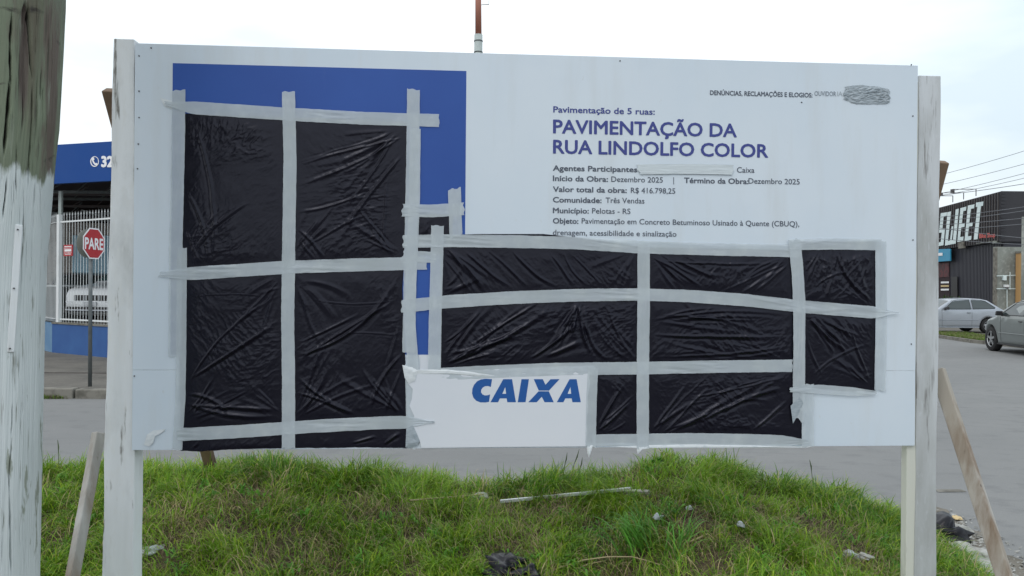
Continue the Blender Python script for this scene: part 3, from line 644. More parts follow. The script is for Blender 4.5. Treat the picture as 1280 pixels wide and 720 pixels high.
# black plastic film ---------------------------------------------------------
def seg_dist(u, z, q):
    d = np.full(u.shape, 9.0)
    for (a, c), (e, g) in zip(q[:-1], q[1:]):
        ex, ez = e - a, g - c; L2 = ex * ex + ez * ez + 1e-12
        t = np.clip(((u - a) * ex + (z - c) * ez) / L2, 0, 1); d = np.minimum(d, np.hypot(u - a - t * ex, z - c - t * ez))
    return d
def film(label, top, bottom, left, rgt, strokes, fans, seed, step=.0031, fine=1.0, ragged=True, aniso=(0, 1)):
    def lin(pts, n):
        q = np.array([BP(a, c) for a, c in pts]); s = np.r_[0, np.cumsum(np.hypot(*(q[1:] - q[:-1]).T))]; t = np.linspace(0, s[-1], n)
        return np.stack([np.interp(t, s, q[:, 0]), np.interp(t, s, q[:, 1])], -1)
    def ln(pts):
        q = np.array([BP(a, c) for a, c in pts]); return np.hypot(*(q[1:] - q[:-1]).T).sum()
    nu = int(ln(top) / step) + 2; nv = int(ln(left) / step) + 2
    T_, B2, L_, R_ = lin(top, nu), lin(bottom, nu), lin(left, nv), lin(rgt, nv)
    s = np.linspace(0, 1, nu)[:, None, None]; t = np.linspace(0, 1, nv)[None, :, None]
    Pp = (1 - t) * T_[:, None] + t * B2[:, None] + (1 - s) * L_[None] + s * R_[None] - ((1 - s) * (1 - t) * T_[0] + s * (1 - t) * T_[-1] + (1 - s) * t * B2[0] + s * t * B2[-1])
    u, z = Pp[..., 0].copy(), Pp[..., 1].copy()
    mask = np.ones_like(u)
    for q, w_ in TAPES: mask = np.minimum(mask, sstep(w_ * .42, w_ * .42 + .045, seg_dist(u, z, q)))
    e = np.minimum(np.minimum(s[..., 0], 1 - s[..., 0]) * nu, np.minimum(t[..., 0], 1 - t[..., 0]) * nv) * step
    h = np.zeros_like(u); r2 = np.random.default_rng(seed)
    lst = []
    for (x0, y0, x1, y1, amp, wd) in strokes:
        a = BP(x0, y0); c = BP(x1, y1); lst.append((a, c, amp, wd))
    for (x0, y0, a0, a1, n, l0, l1, amp) in fans:
        for k in range(n):
            an = R(r2.uniform(a0, a1)); L = r2.uniform(l0, l1); st = r2.uniform(.03, .25) * L
            p = (x0 + math.cos(an) * st + r2.normal(0, 4), y0 + math.sin(an) * st + r2.normal(0, 4)); q = (x0 + math.cos(an) * L, y0 + math.sin(an) * L)
            lst.append((BP(*p), BP(*q), amp * r2.uniform(.4, 1.2), r2.uniform(.003, .0085)))
    for a, c, amp, wd in lst:
        ex, ez = c[0] - a[0], c[1] - a[1]; L = math.hypot(ex, ez); tx, tz = ex / L, ez / L
        al = (u - a[0]) * tx + (z - a[1]) * tz; ac = -(u - a[0]) * tz + (z - a[1]) * tx
        tt = al / L; cur = r2.normal(0, .05) * L; ac = ac - cur * 4 * tt * (1 - tt) - .006 * (fbm(al * 14 + seed, al * 0 + L * 50, 3, 2) - .5)
        env = sstep(-.02, .25, tt) * (1 - sstep(.65, 1.05, tt)); ww = wd * (.7 + .6 * tt)
        x_ = ac / ww; prof = np.exp(-np.where(x_ > 0, x_ * 1.5, x_ * .75) ** 2) - .35 * np.exp(-((x_ + 2.1) / 1.1) ** 2)
        h += 1.2 * amp * env * prof
    wu = u + .02 * fbm(u * 9 + seed, z * 9, 51, 2); wz = z + .02 * fbm(u * 9, z * 9 + seed, 52, 2)
    sel = fbm(u * 4 + seed, z * 4, 53, 2); acc = 0; wsum = 0; DIRS = [(-.9, .30), (.15, .45), (.75, .6), (1.5, .75)]
    def rd(f1, f2, sd, o_=2):
        acc = 0; wsum = 1e-6
        for k_, (an_, ce) in enumerate(DIRS):
            ca, sa = math.cos(an_), math.sin(an_); w2 = np.exp(-((sel - ce) / .11) ** 2)
            acc = acc + w2 * (1 - np.abs(2 * fbm((wu * ca + wz * sa) * f1 + seed, (-wu * sa + wz * ca) * f2 + seed + k_ * 9, sd + k_, o_) - 1)); wsum = wsum + w2
        return acc / wsum
    loc = .35 + 1.3 * sstep(.35, .7, fbm(u * 5 + seed * 3, z * 5, 60, 2))
    h += .0023 * (rd(8, 34, 61) ** 4) * loc * fine + .0024 * (rd(24, 75, 62) ** 4) * loc * fine + .0011 * (rd(60, 140, 63) ** 3) * loc * fine
    h += .0030 * (fbm(u * 6 + seed, z * 6, 64, 2) - .5) + .0012 * (fbm(u * 22 + seed, z * 22, 65, 2) - .5)
    h = .0010 + (.12 + .88 * mask) * np.maximum(h, -.001) * sstep(-.002, .02, e) + .0007 * mask
    h = np.minimum(h, .0022 + mask * .02)
    lu0, lz1 = BP(508, 456); lu1, _ = BP(746, 456)
    inl = sstep(lu0 - .01, lu0 + .004, u) * (1 - sstep(lu1 - .004, lu1 + .012, u)) * (1 - sstep(lz1 - .004, lz1 + .012, z))
    h = h * (1 - inl) + .0010 * inl
    if ragged:
        z += np.where((t[..., 0] > .999), .004 * (fbm(u * 40, u * 0 + seed, 71, 3) - .5), 0)
    V = np.stack([u, -(h + .0004), z], -1).reshape(-1, 3)
    o = npmesh('plastic_film', V, gridfaces(nu, nv)[:, ::-1], MT['plastic']); on_board(o, (float(u.mean()), 0, float(z.min())))
    return tag(o, label, 'plastic film', 'black films taped over the billboard')
film('tall black plastic film taped over the left blue half of the board',
     [(231, 142), (370, 147), (509, 152)], [(226, 563.5), (250, 564.5), (300, 561), (380, 560), (440, 559), (509, 560)], [(231, 142), (230, 240), (226, 345), (225, 450), (226, 563.5)], [(509, 152), (508, 250), (505, 330), (503, 360), (505, 420), (508, 470), (509, 560)],
     [(246, 160, 268, 325, .004, .006), (232, 235, 262, 328, .004, .005), (232, 285, 250, 330, .003, .004), (505, 172, 376, 205, .003, .004), (506, 168, 372, 232, .0035, .005), (505, 192, 425, 298, .005, .006), (460, 240, 370, 265, .003, .004),
      (372, 285, 410, 328, .004, .005), (375, 300, 400, 330, .003, .004), (485, 220, 478, 320, .0025, .004), (234, 475, 352, 398, .0045, .006), (232, 488, 350, 368, .003, .004), (230, 492, 290, 520, .005, .006), (232, 505, 350, 512, .004, .006), (350, 350, 300, 400, .003, .004),
      (368, 445, 498, 345, .005, .006), (370, 452, 500, 372, .004, .005), (372, 430, 450, 392, .003, .004), (372, 470, 450, 520, .005, .006), (370, 490, 440, 518, .004, .005), (505, 440, 462, 515, .005, .006), (503, 460, 480, 520, .004, .005), (500, 400, 482, 470, .004, .005), (384, 372, 500, 374, .0015, .0018), (410, 419, 495, 420, .0015, .0018), (232, 373, 345, 373, .0012, .0015),
      (228, 500, 345, 520, .004, .007), (240, 560, 250, 548, .004, .005), (480, 555, 500, 540, .005, .005), (440, 553, 470, 545, .004, .004)],
     [(505, 160, 125, 175, 9, 60, 150, .0022), (232, 325, -75, -20, 6, 40, 110, .0022), (368, 325, -80, -15, 7, 40, 120, .0022), (503, 325, 190, 250, 7, 30, 100, .003), (352, 352, 100, 165, 6, 30, 110, .0022), (372, 350, 15, 80, 6, 30, 90, .002), (232, 525, -60, -10, 7, 40, 120, .0028), (370, 525, -75, -10, 7, 40, 120, .0028), (504, 520, 200, 260, 7, 40, 110, .003), (352, 520, 195, 250, 5, 30, 90, .0024)], 3, fine=.62)
film('small black plastic film patch beside the upper end of the narrow blue gap',
     [(522, 268), (566, 268)], [(522, 318), (566, 318)], [(522, 268), (522, 318)], [(566, 268), (566, 318)], [(524, 300, 538, 276, .003, .004)], [(522, 296, -80, -10, 4, 20, 40, .003)], 5)
film('wide black plastic film taped over the middle of the board around the logo panel',
     [(551, 294), (600, 292.5), (680, 292.5), (720, 297), (800, 309), (1002, 313)], [(551, 553), (742, 553), (1002, 555)], [(551, 294), (551, 400), (550, 553)], [(1002, 313), (1003, 400), (1002, 555)],
     [(560, 312, 605, 360, .004, .005), (580, 312, 640, 360, .004, .005), (610, 312, 660, 358, .003, .004), (640, 312, 700, 360, .004, .005), (690, 318, 718, 360, .004, .004), (705, 315, 735, 358, .0035, .003), (715, 318, 752, 358, .003, .003), (725, 372, 690, 440, .007, .009), (724, 372, 742, 445, .006, .006), (553, 455, 690, 385, .006, .007), (560, 456, 650, 420, .005, .006), (552, 430, 600, 385, .004, .004), (760, 380, 790, 440, .003, .004), (660, 450, 725, 400, .006, .006), (680, 446, 730, 425, .005, .008),
      (815, 400, 985, 392, .004, .005), (815, 418, 985, 420, .005, .006), (820, 445, 985, 432, .004, .005), (850, 452, 985, 438, .004, .005), (815, 322, 880, 362, .003, .004), (815, 318, 860, 360, .003, .004), (985, 330, 940, 366, .004, .005), (985, 322, 930, 350, .003, .004), (820, 325, 980, 328, .003, .004),
      (745, 540, 790, 500, .004, .005), (746, 542, 782, 478, .003, .004), (815, 540, 860, 478, .004, .005), (830, 540, 890, 480, .003, .004), (870, 530, 990, 482, .005, .007), (940, 538, 985, 500, .004, .005), (900, 520, 960, 500, .003, .005)],
     [(552, 306, 30, 75, 11, 40, 130, .0030), (800, 310, 95, 160, 8, 30, 100, .0022), (552, 368, -60, -15, 5, 20, 60, .002), (552, 458, -60, -12, 10, 60, 190, .0036), (725, 374, 60, 125, 10, 40, 90, .0036), (800, 455, 190, 240, 7, 40, 110, .0026), (812, 312, 15, 65, 8, 40, 120, .0028), (988, 318, 130, 170, 8, 40, 120, .0030), (812, 395, -5, 12, 8, 60, 170, .0028), (988, 450, 172, 200, 8, 60, 170, .0028), (745, 545, -75, -20, 8, 30, 80, .003), (812, 545, -60, -15, 8, 40, 130, .003), (990, 470, 130, 175, 7, 50, 150, .003)], 8, fine=.8, aniso=(-.4, 1))
film('narrow black plastic film taped over the right side of the board',
     [(996, 302), (1050, 302), (1095, 302)], [(1003, 484), (1050, 488), (1094, 490)], [(996, 302), (1004, 380), (1003, 484)], [(1095, 302), (1094, 400), (1094, 490)],
     [(1028, 312, 1008, 355, .003, .004), (1022, 314, 1006, 340, .003, .003), (1033, 312, 1030, 365, .003, .004), (1047, 314, 1088, 374, .006, .006), (1040, 350, 1034, 372, .004, .005), (1018, 360, 1060, 340, .003, .004), (1012, 395, 1060, 440, .006, .007), (1010, 400, 1030, 470, .003, .004), (1060, 400, 1090, 480, .003, .004), (1015, 470, 1085, 430, .003, .004)],
     [(1092, 384, 205, 250, 6, 25, 70, .003), (1006, 388, 20, 70, 8, 30, 90, .003), (1092, 310, 110, 160, 5, 25, 70, .0025), (1092, 482, 200, 250, 6, 30, 80, .0028)], 12, fine=.9)

# ------------------------------------------------------------------ wooden pole at the left
PD = 2.2
def pole_mat():
    m = bpy.data.materials.new('weathered_pole_wood'); m.use_nodes = True; t = m.node_tree; b = t.nodes['Principled BSDF']; L = t.links.new
    b.inputs['Roughness'].default_value = .85; b.inputs['Specular IOR Level'].default_value = .3
    tc = t.nodes.new('ShaderNodeTexCoord')
    def noise(sc, st, det=8, ro=.6):
        mp = t.nodes.new('ShaderNodeMapping'); mp.inputs['Scale'].default_value = st; L(tc.outputs['Object'], mp.inputs[0])
        n = t.nodes.new('ShaderNodeTexNoise'); n.inputs['Scale'].default_value = sc; n.inputs['Detail'].default_value = det; n.inputs['Roughness'].default_value = ro
        L(mp.outputs[0], n.inputs[0]); return n.outputs[0]
    def rmp(v, lo, hi):
        r = t.nodes.new('ShaderNodeMapRange'); r.inputs[1].default_value = lo; r.inputs[2].default_value = hi; L(v, r.inputs[0]); return r.outputs[0]
    def mixc(f, a, c):
        x = t.nodes.new('ShaderNodeMix'); x.data_type = 'RGBA'
        if isinstance(f, float): x.inputs[0].default_value = f
        else: L(f, x.inputs[0])
        for i, v in ((6, a), (7, c)):
            if isinstance(v, tuple): x.inputs[i].default_value = (*v, 1)
            else: L(v, x.inputs[i])
        return x.outputs[2]
    def math_(op, a, c):
        x = t.nodes.new('ShaderNodeMath'); x.operation = op
        for i, v in ((0, a), (1, c)):
            if isinstance(v, (int, float)): x.inputs[i].default_value = v
            else: L(v, x.inputs[i])
        return x.outputs[0]
    wood = mixc(rmp(noise(4, (1, 1, .35)), .35, .65), (.135, .155, .112), (.20, .235, .165))
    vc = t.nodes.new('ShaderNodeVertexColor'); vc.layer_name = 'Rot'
    wood = mixc(rmp(noise(5, (1.6, 1.6, .18)), .50, .66), wood, (.125, .115, .085))
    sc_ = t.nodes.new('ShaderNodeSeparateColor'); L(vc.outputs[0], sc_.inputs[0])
    wood = mixc(rmp(sc_.outputs[0], .2, .75), wood, mixc(rmp(noise(40, (1, 1, .08)), .4, .65), (.085, .066, .058), (.17, .145, .125)))
    wood = mixc(rmp(noise(7, (1.4, 1.4, .2)), .53, .60), wood, (.14, .115, .095))
    wood = mixc(rmp(noise(60, (1, 1, .05)), .56, .70), wood, (.07, .065, .05))
    wood = mixc(rmp(noise(40, (1, 1, .12)), .58, .75), wood, (.27, .30, .24))
    wood = mixc(rmp(noise(9, (.9, .9, 2.0)), .62, .72), wood, (.045, .04, .035))
    paint = mixc(rmp(noise(5, (1, 1, .3)), .4, .7), (.65, .695, .70), (.55, .60, .595))
    paint = mixc(rmp(noise(75, (1, 1, .06)), .61, .70), paint, (.20, .21, .18))
    paint = mixc(rmp(noise(22, (1, 1, .2)), .62, .66), paint, (.30, .33, .28))
    sp = t.nodes.new('ShaderNodeSeparateXYZ'); L(tc.outputs['Object'], sp.inputs[0])
    edge = math_('ADD', sp.outputs['Z'], math_('MULTIPLY', math_('SUBTRACT', noise(9, (1, 1, .25)), .5), .34))
    fac = rmp(edge, PAINT_Z - .012, PAINT_Z + .012)
    L(mixc(rmp(sc_.outputs[1], .38, .85), mixc(fac, paint, wood), (.030, .026, .022)), b.inputs['Base Color'])  # shade inside the cracks is painted into the colour by the crack mask
    bp = t.nodes.new('ShaderNodeBump'); bp.inputs['Strength'].default_value = .8; bp.inputs['Distance'].default_value = .006
    L(noise(24, (1, 1, .09)), bp.inputs['Height']); L(bp.outputs[0], b.inputs['Normal'])
    return m
PAINT_Z = 1.95 - .3
nz_, na = 700, 300
zz = np.linspace(-.1, 3.6, nz_); th = np.linspace(0, 2 * np.pi, na, endpoint=False)
edge_px = np.interp(1.65 - (zz - 1.65), [1.65 - .825, 1.65 - .47, 1.65 - .40, 1.65 - .24, 1.65 - .08, 1.65 + .1, 1.65 + .82], [78, 72, 69, 64, 59, 57, 53])
rad = .168 + .004 * np.sin(zz * 2); cxp = (edge_px - 640) / FPX * PD - rad
for _ in range(8):
    D_ = np.hypot(cxp, PD); cxp = PD * np.tan(np.arctan((edge_px - 640) / FPX) - np.arcsin(rad / D_))
th = np.concatenate([np.linspace(R(-150), R(35), 560, endpoint=False), np.linspace(R(35), R(210), 90, endpoint=False)]); na = len(th)
def pole_at(px, py):              # angle round the pole and height seen at a photo pixel
    r = ray(px, py); z = 1.65
    for _ in range(4):
        cx0 = float(np.interp(z, zz, cxp)); r0 = float(np.interp(z, zz, rad))
        a_ = r.x ** 2 + r.y ** 2; b_ = -2 * (r.x * cx0 + r.y * PD); c_ = cx0 ** 2 + PD ** 2 - r0 ** 2
        t = (-b_ - math.sqrt(max(b_ * b_ - 4 * a_ * c_, 0))) / (2 * a_); z = 1.65 + r.z * t
    return math.atan2(r.y * t - PD, r.x * t - cx0), z, CAM + r * t
TH, ZZ = np.meshgrid(th, zz, indexing='xy')
cr1 = fbm(np.cos(TH) * 5 + 20 + TH * 0, ZZ * .7 + np.sin(TH) * 5 + 30, 81, 3)
arcx = TH * 9
wob = .35 * (fbm(ZZ * 1.7, TH * .8, 82, 3) - .5)
disp = 0
rr = np.random.default_rng(5)
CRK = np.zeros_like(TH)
def crack(path, dp, wd):
    global disp
    q = [pole_at(a, c)[:2] for a, c in path]; q.sort(key=lambda v: v[1]); az_ = [v[0] for v in q]; zq = [v[1] for v in q]
    ac = np.interp(zz, zq, az_) + .012 * (vnoise(zz * 22, zz * 0 + path[0][0], 3) - .5) + .006 * (vnoise(zz * 70, zz * 0 + path[0][0], 4) - .5)
    L_ = zq[-1] - zq[0]; env = sstep(zq[0] - .01, zq[0] + L_ * .25, zz) * (1 - sstep(zq[-1] - L_ * .25, zq[-1] + .01, zz)) * (.55 + .9 * vnoise(zz * 30, zz * 0 + path[0][1], 5))
    d_ = (TH - ac[:, None] + np.pi) % (2 * np.pi) - np.pi
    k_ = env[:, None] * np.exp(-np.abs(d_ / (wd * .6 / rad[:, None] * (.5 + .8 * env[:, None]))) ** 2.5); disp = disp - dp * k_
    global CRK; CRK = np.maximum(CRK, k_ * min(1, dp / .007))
for path, dp, wd in [([(40, 105), (38, 170), (34, 238)], .016, .0024), ([(12, 95), (8, 150), (4, 195)], .018, .0038), ([(34, 0), (37, 40), (40, 100)], .014, .003), ([(14, 15), (12, 60), (13, 110)], .014, .003), ([(20, 180), (19, 250)], .008, .0014), ([(46, 90), (44, 175)], .008, .0013), ([(51, 85), (50, 125)], .008, .0018), ([(57, 140), (57, 190)], .006, .0012),
    ([(8, 222), (3, 275)], .012, .002), ([(29, 232), (28, 300), (25, 395)], .008, .0014), ([(15, 505), (13, 545)], .009, .0016), ([(14, 548), (11, 590), (11, 620)], .012, .0018), ([(11, 612), (12, 660), (14, 722)], .016, .0022), ([(27, 480), (27, 520)], .006, .001), ([(43, 232), (42, 260)], .006, .0016), ([(40, 300), (39, 350)], .005, .001),
    ([(49, 232), (51, 290)], .006, .0013), ([(33, 300), (32, 345)], .006, .001), ([(24, 430), (23, 470)], .005, .001), ([(60, 20), (59, 90)], .005, .0012), ([(25, 60), (24, 120)], .007, .0012), ([(30, 110), (28, 160)], .007, .0012), ([(66, 40), (64, 110)], .004, .001), ([(42, 500), (42, 560)], .004, .001), ([(36, 560), (36, 640)], .004, .001), ([(20, 440), (18, 490)], .005, .001)]:
    crack(path, dp, wd)
for k in range(34):
    px = rr.uniform(2, 64); py = rr.uniform(0, 700); crack([(px, py), (px + rr.uniform(-1, 1), py + rr.uniform(15, 60))], rr.uniform(.002, .005), rr.uniform(.0005, .0011))
disp = disp + .010 * (fbm(np.cos(TH) * 3 + 9, ZZ * .9 + np.sin(TH) * 3 + 9, 83, 3) - .5) + .0012 * (1 - np.abs(2 * fbm(TH * 40, ZZ * 2.5, 84, 3) - 1)) ** 2 + .0012 * fbm(TH * 60, ZZ * 5, 86, 2)
# the hollow shake in the upper half where the wood has rotted away
a0, z0, _p = pole_at(24, 60); da = (TH - a0 + .10 * np.sin(ZZ * 5) + np.pi) % (2 * np.pi) - np.pi
ROT = np.exp(-(da / .085) ** 4) * sstep(z0 - .30, z0 - .05, ZZ + .1 * (fbm(TH * 30, ZZ * 3, 88, 2) - .5)) * (1 - sstep(z0 + .09, z0 + .12, ZZ - .02 * np.sin(TH * 40)))
disp = disp - .012 * ROT * (.6 + .8 * fbm(TH * 50, ZZ * 4, 89, 3))
RR_ = rad[:, None] + disp
V = np.stack([cxp[:, None] + RR_ * np.cos(TH), PD + RR_ * np.sin(TH), ZZ], -1).reshape(-1, 3)
a_pole = ROT
i = (np.arange(nz_ - 1) * na)[:, None]; j_ = np.arange(na)[None]; j2 = (j_ + 1) % na
F = np.stack([i + j_, i + j2, i + na + j2, i + na + j_], -1).reshape(-1, 4)
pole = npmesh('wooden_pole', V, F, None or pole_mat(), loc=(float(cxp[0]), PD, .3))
_ca = pole.data.color_attributes.new('Rot', 'FLOAT_COLOR', 'POINT'); _cc = np.stack([a_pole.ravel(), CRK.ravel(), 0 * CRK.ravel(), 1 + 0 * CRK.ravel()], -1).astype(np.float32); _ca.data.foreach_set('color', _cc.ravel())  # red: rotted wood, green: painted shade of the cracks
tag(pole, 'thick weathered wooden utility pole, green above and white painted below, at the left edge', 'utility pole')
mb = MB(); q0 = pole_at(24, 281)[2] + Vector((.3, -.9, 0)) * .004; q1 = pole_at(13.5, 440)[2] + Vector((.3, -.9, 0)) * .004
mb.beam(q0, q1, .018, .012, R(-40)); o = mb.build('wood_strip', MT['wash'], None, loc=q1, bevel=.002)
o.parent = pole; o.location = q1 - Vector((float(cxp[0]), PD, .3))
mb = MB(); 
for t in (.04, .5, .97):
    c = q0.lerp(q1, t) - q1; mb.tube([c + Vector((.002, -.005, 0)), c + Vector((.004, -.0095, 0))], .0022, 8)
n_ = mb.build('nails', MT['screw'], o); n_['kind'] = 'stuff'

# ------------------------------------------------------------------ left: pavement corner, stop sign, workshop
sp = G0(112.5, 483, .14); sgz = P(114.5, 304.5, sp.y).z
ss = empty('stop_sign', sp, 0, 'red octagonal stop sign reading PARE on a thin grey post at the kerb', 'stop sign')
mb = MB(); mb.tube([(0, 0, -.1), (-.008, 0, sgz - .14 + .2)], .028, 12); mb.build('post', MT['steel'], ss, smooth=True)
SA = R(81)                       # the plate is turned away, facing right of the camera
def plate(name, r, d0, d1, m, n=8, ph=22.5, cz=sgz - .14, parent=ss, ang=SA, cx=.02):
    ca, sa = math.cos(ang), math.sin(ang); v = []
    for dd in (d0, d1):
        for k in range(n):
            t = R(ph + 360 * k / n); a = r * math.cos(t); c = r * math.sin(t); v.append((cx + a * ca - dd * -sa * -1 * 1.0, a * sa * 1 - dd * ca, cz + c))
    fs = [tuple(range(n)), tuple(range(2 * n - 1, n - 1, -1))] + [(k, k + n, (k + 1) % n + n, (k + 1) % n) for k in range(n)]
    return MB().add(v, fs).build(name, m, parent)
# plate local axes: a runs along (cos,sin); the face normal is (sin,-cos)
def sgp(a, d, c, ang=SA, cx=.012): return (cx + a * math.cos(ang) + d * math.sin(ang), a * math.sin(ang) - d * math.cos(ang), sgz - .14 + c)
def octa(name, r, d0, d1, m, n=8, ph=22.5, ang=SA, cx=.012):
    v = [sgp(r * math.cos(R(ph + 360 * k / n)), dd, r * math.sin(R(ph + 360 * k / n)), ang, cx) for dd in (d0, d1) for k in range(n)]
    fs = [tuple(range(n)), tuple(range(2 * n - 1, n - 1, -1))] + [(k, k + n, (k + 1) % n + n, (k + 1) % n) for k in range(n)]
    return MB().add(v, fs).build(name, m, ss)
octa('sign_plate', .253, .032, .036, MT['sign_white']); octa('sign_face', .232, .0362, .0372, MT['sign_red'])
me, v = text_mesh('PARE', .03); W0, W1 = v[:, 0].min(), v[:, 0].max(); ch = cap(.03)
put(me, 'lettering', MT['sign_white'], lambda a, c: sgp((a - W0) / (W1 - W0) * .40 - .20, .0385, c / ch * .17 - .085), ss)
octa('round_plate', .215, -.050, -.046, MT['dull_back'], 24, 0, R(79), -.02)

FA = G0(65, 440.5, .14); FB = G0(131, 446.7, .14); fd = (FB - FA); fl = fd.length; fd.normalize(); fn = Vector((fd.y, -fd.x, 0))
wl_ = empty('boundary_wall', FA, math.atan2(fd.y, fd.x), 'low bright blue boundary wall below the white bar fence', 'wall')
b = MB(); b.box(0, 9, 0, .18, -.2, .66); b.build('wall_face', MT['bluewall'], wl_)
b = MB(); b.box(-.002, 9.02, -.02, .20, .662, .70); b.build('coping', MT['kerb'], wl_)
b = MB(); b.hexa([(-.003, 0, -.2), (-.003, .18, -.2), (-3.0, .95, -.2), (-3.0, .77, -.2)], [(-.003, 0, .66), (-.003, .18, .66), (-3.0, .95, .66), (-3.0, .77, .66)]); b.build('wall_face', MT['bluewall_pale'], wl_)
fe = empty('bar_fence', FA + Vector((0, 0, .70)), math.atan2(fd.y, fd.x), 'tall white spiked bar fence standing on the low blue wall', 'fence')
FT = 2.52
def bar_mesh():
    mb = MB(); mb.box(-.0042, .0042, -.0042, .0042, 0, FT - .08); mb.add([(-.008, -.008, FT - .08), (.008, -.008, FT - .08), (.008, .008, FT - .08), (-.008, .008, FT - .08), (0, 0, FT)], [(0, 1, 4), (1, 2, 4), (2, 3, 4), (3, 0, 4)]); return mb
bar0 = bar_mesh().build('bar', MT['white'], fe); bar0.location = (.30, .09, 0)
for k in range(1, 78):
    c = bar0.copy(); C.objects.link(c); c.location = (.30 + k * .118, .09, 0)
for k in range(24):
    c = bar0.copy(); C.objects.link(c); c.location = (-.12 - k * .112, .13 + k * .029, 0)
for z in (.05, 2.28):
    mb = MB(); mb.box(.02, 8.9, .085, .097, z, z + .035); mb.build('rail', MT['white'], fe)
    mb = MB(); mb.beam((-.05, .11, z + .02), (-2.9, .85, z + .02), .012, .035); mb.build('rail', MT['white'], fe)
mb = MB(); mb.box(.06, .16, .05, .13, 0, FT - .05); mb.build('fence_post', MT['white'], fe)
nb = MB(); p = P(85.5, 313, 17.2); nbz = FA + fd * 1.05
notice = MB(); notice.box(-.18, .18, -.01, .01, -.125, .125)
nf = notice.build('notice_board', MT['sign_red'], None); _r = ray(85.5, 313); _o = FA + fn * .04; nf.location = CAM + _r * ((_o - CAM).dot(fn) / _r.dot(fn)); nf.rotation_euler = (0, 0, math.atan2(fd.y, fd.x))
tag(nf, 'small red notice with white lines of print hung on the white fence', 'notice')
mb = MB()
for z, h_, a in ((.085, .018, .15), (.0, .05, .14), (-.085, .014, .12), (.05, .008, .16), (-.055, .008, .15)):
    mb.box(-a, a, -.0125, -.0105, z - h_ / 2, z + h_ / 2)
mb.build('print', MT['sign_white'], nf)
cp = FA + fd * .28 + fn * .10
mb = MB(); mb.box(-.035, .035, -.035, .035, -.14, 3.75); o = mb.build('concrete_post', MT['pole_grey'], None); o.location = (P(75.5, 300, 18.0).x, 18.0, .14)
tag(o, 'slim grey post rising beside the white fence corner to the fascia', 'post')

b = MB(); b.hexa([(.02, .19, -.2), (9, .19, -.2), (12, 8, -.2), (-3, 8, -.2)], [(.02, .19, .58), (9, .19, .58), (12, 8, .58), (-3, 8, .58)]); b.build('raised_yard', MT['walk'], wl_)
# workshop building: blue fascia, dark open roof, pale blue inner wall
wk = empty('workshop_building', (-10.6, 17.3, .14), 0, 'open fronted workshop with deep blue fascia showing a phone icon and the digits 32', 'building')
A = P(69, 181, 17.5); Bq = P(137, 176.8, 17.0); A2 = P(69, 229.5, 17.5); B2 = P(137, 226, 17.0)
dx = (Bq - A) / (Bq.x - A.x); W0_ = Vector((-10.6, 17.3, .14))
def wkp(t, top, off=0.0):
    a, c = (A, Bq) if top else (A2, B2); p = a + (c - a) * t; return p + Vector((0, off, 0)) - W0_
mb = MB(); t0, t1 = -6.0, 6.0
mb.hexa([wkp(t0, 0), wkp(t1, 0), wkp(t1, 0, .12), wkp(t0, 0, .12)], [wkp(t0, 1), wkp(t1, 1), wkp(t1, 1, .12), wkp(t0, 1, .12)]); fas = mb.build('fascia', MT['fascia'], wk)
def fp(px, py, off=-.006):
    r = ray(px, py); n_ = (Bq - A).cross(Vector((0, 0, 1))); t = (A - CAM).dot(n_) / r.dot(n_); return CAM + r * t - W0_ + Vector((0, off, 0))
ring = [(118.4 + 5.4 * math.cos(a), 202 + 6.6 * math.sin(a)) for a in np.linspace(0, 2 * np.pi, 24, endpoint=False)]
ring2 = [(118.6 + 4.3 * math.cos(a), 201.8 + 5.6 * math.sin(a)) for a in np.linspace(0, 2 * np.pi, 24, endpoint=False)]
glyph('phone_icon', [ring, ring2], MT['sign_white'], lambda a, c: fp(a, c), fas)
glyph('phone_icon', [[(115.6, 197.4), (117.6, 196.8), (118.4, 199.6), (117.2, 200.6), (118.4, 203), (119.6, 204.2), (121, 203.6), (122.6, 205.4), (121.4, 207), (119, 206.6), (116.4, 203.6), (115, 199.8)]], MT['sign_white'], lambda a, c: fp(a, c, -.008), fas)
me, v = text_mesh('32', .05); x0_, x1_ = v[:, 0].min(), v[:, 0].max(); ch = cap(.05)
put(me, 'lettering', MT['sign_white'], lambda a, c: fp(126.6 + (a - x0_) / (x1_ - x0_) * 15.5, 208.2 - c / ch * 13.2, -.008), fas)
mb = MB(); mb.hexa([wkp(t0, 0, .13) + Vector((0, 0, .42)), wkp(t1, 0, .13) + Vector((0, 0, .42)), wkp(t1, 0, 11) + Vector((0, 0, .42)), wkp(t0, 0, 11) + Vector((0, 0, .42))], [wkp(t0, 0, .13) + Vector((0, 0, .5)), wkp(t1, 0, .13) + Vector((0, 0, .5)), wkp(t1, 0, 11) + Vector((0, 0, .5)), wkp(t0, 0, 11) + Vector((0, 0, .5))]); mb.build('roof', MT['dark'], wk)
for k in range(9):
    y = 1.2 + k * 1.15; mb = MB(); z = 3.95 - .14 + .0
    zt = z + .10 * math.sin(k); mb.beam((-9, y, zt), (9, y + .2, zt), .06, .10); 
    for q in range(26): mb.beam((-9 + q * .7, y, zt), (-8.65 + q * .7, y, zt + .32 * (1 if q % 2 else .6)), .02, .02)
    mb.build('roof_truss', MT['rust'] if k % 2 else MT['steel'], wk)
for k in range(5):
    mb = MB(); mb.beam((-2.6 + k * .9, 2 + k * .5, 3.3 + .12 * (k % 3)), (-1.6 + k * .9, 2.3 + k * .5, 3.25 + .16 * (k % 2)), .05, .07); mb.build('pipe', MT['steel'], wk)
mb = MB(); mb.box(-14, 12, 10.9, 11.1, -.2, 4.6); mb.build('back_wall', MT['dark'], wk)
mb = MB(); mb.box(-6, 12, 7.2, 7.35, 0, 3.55); mb.build('partition_wall', MT['oldwall'], wk)
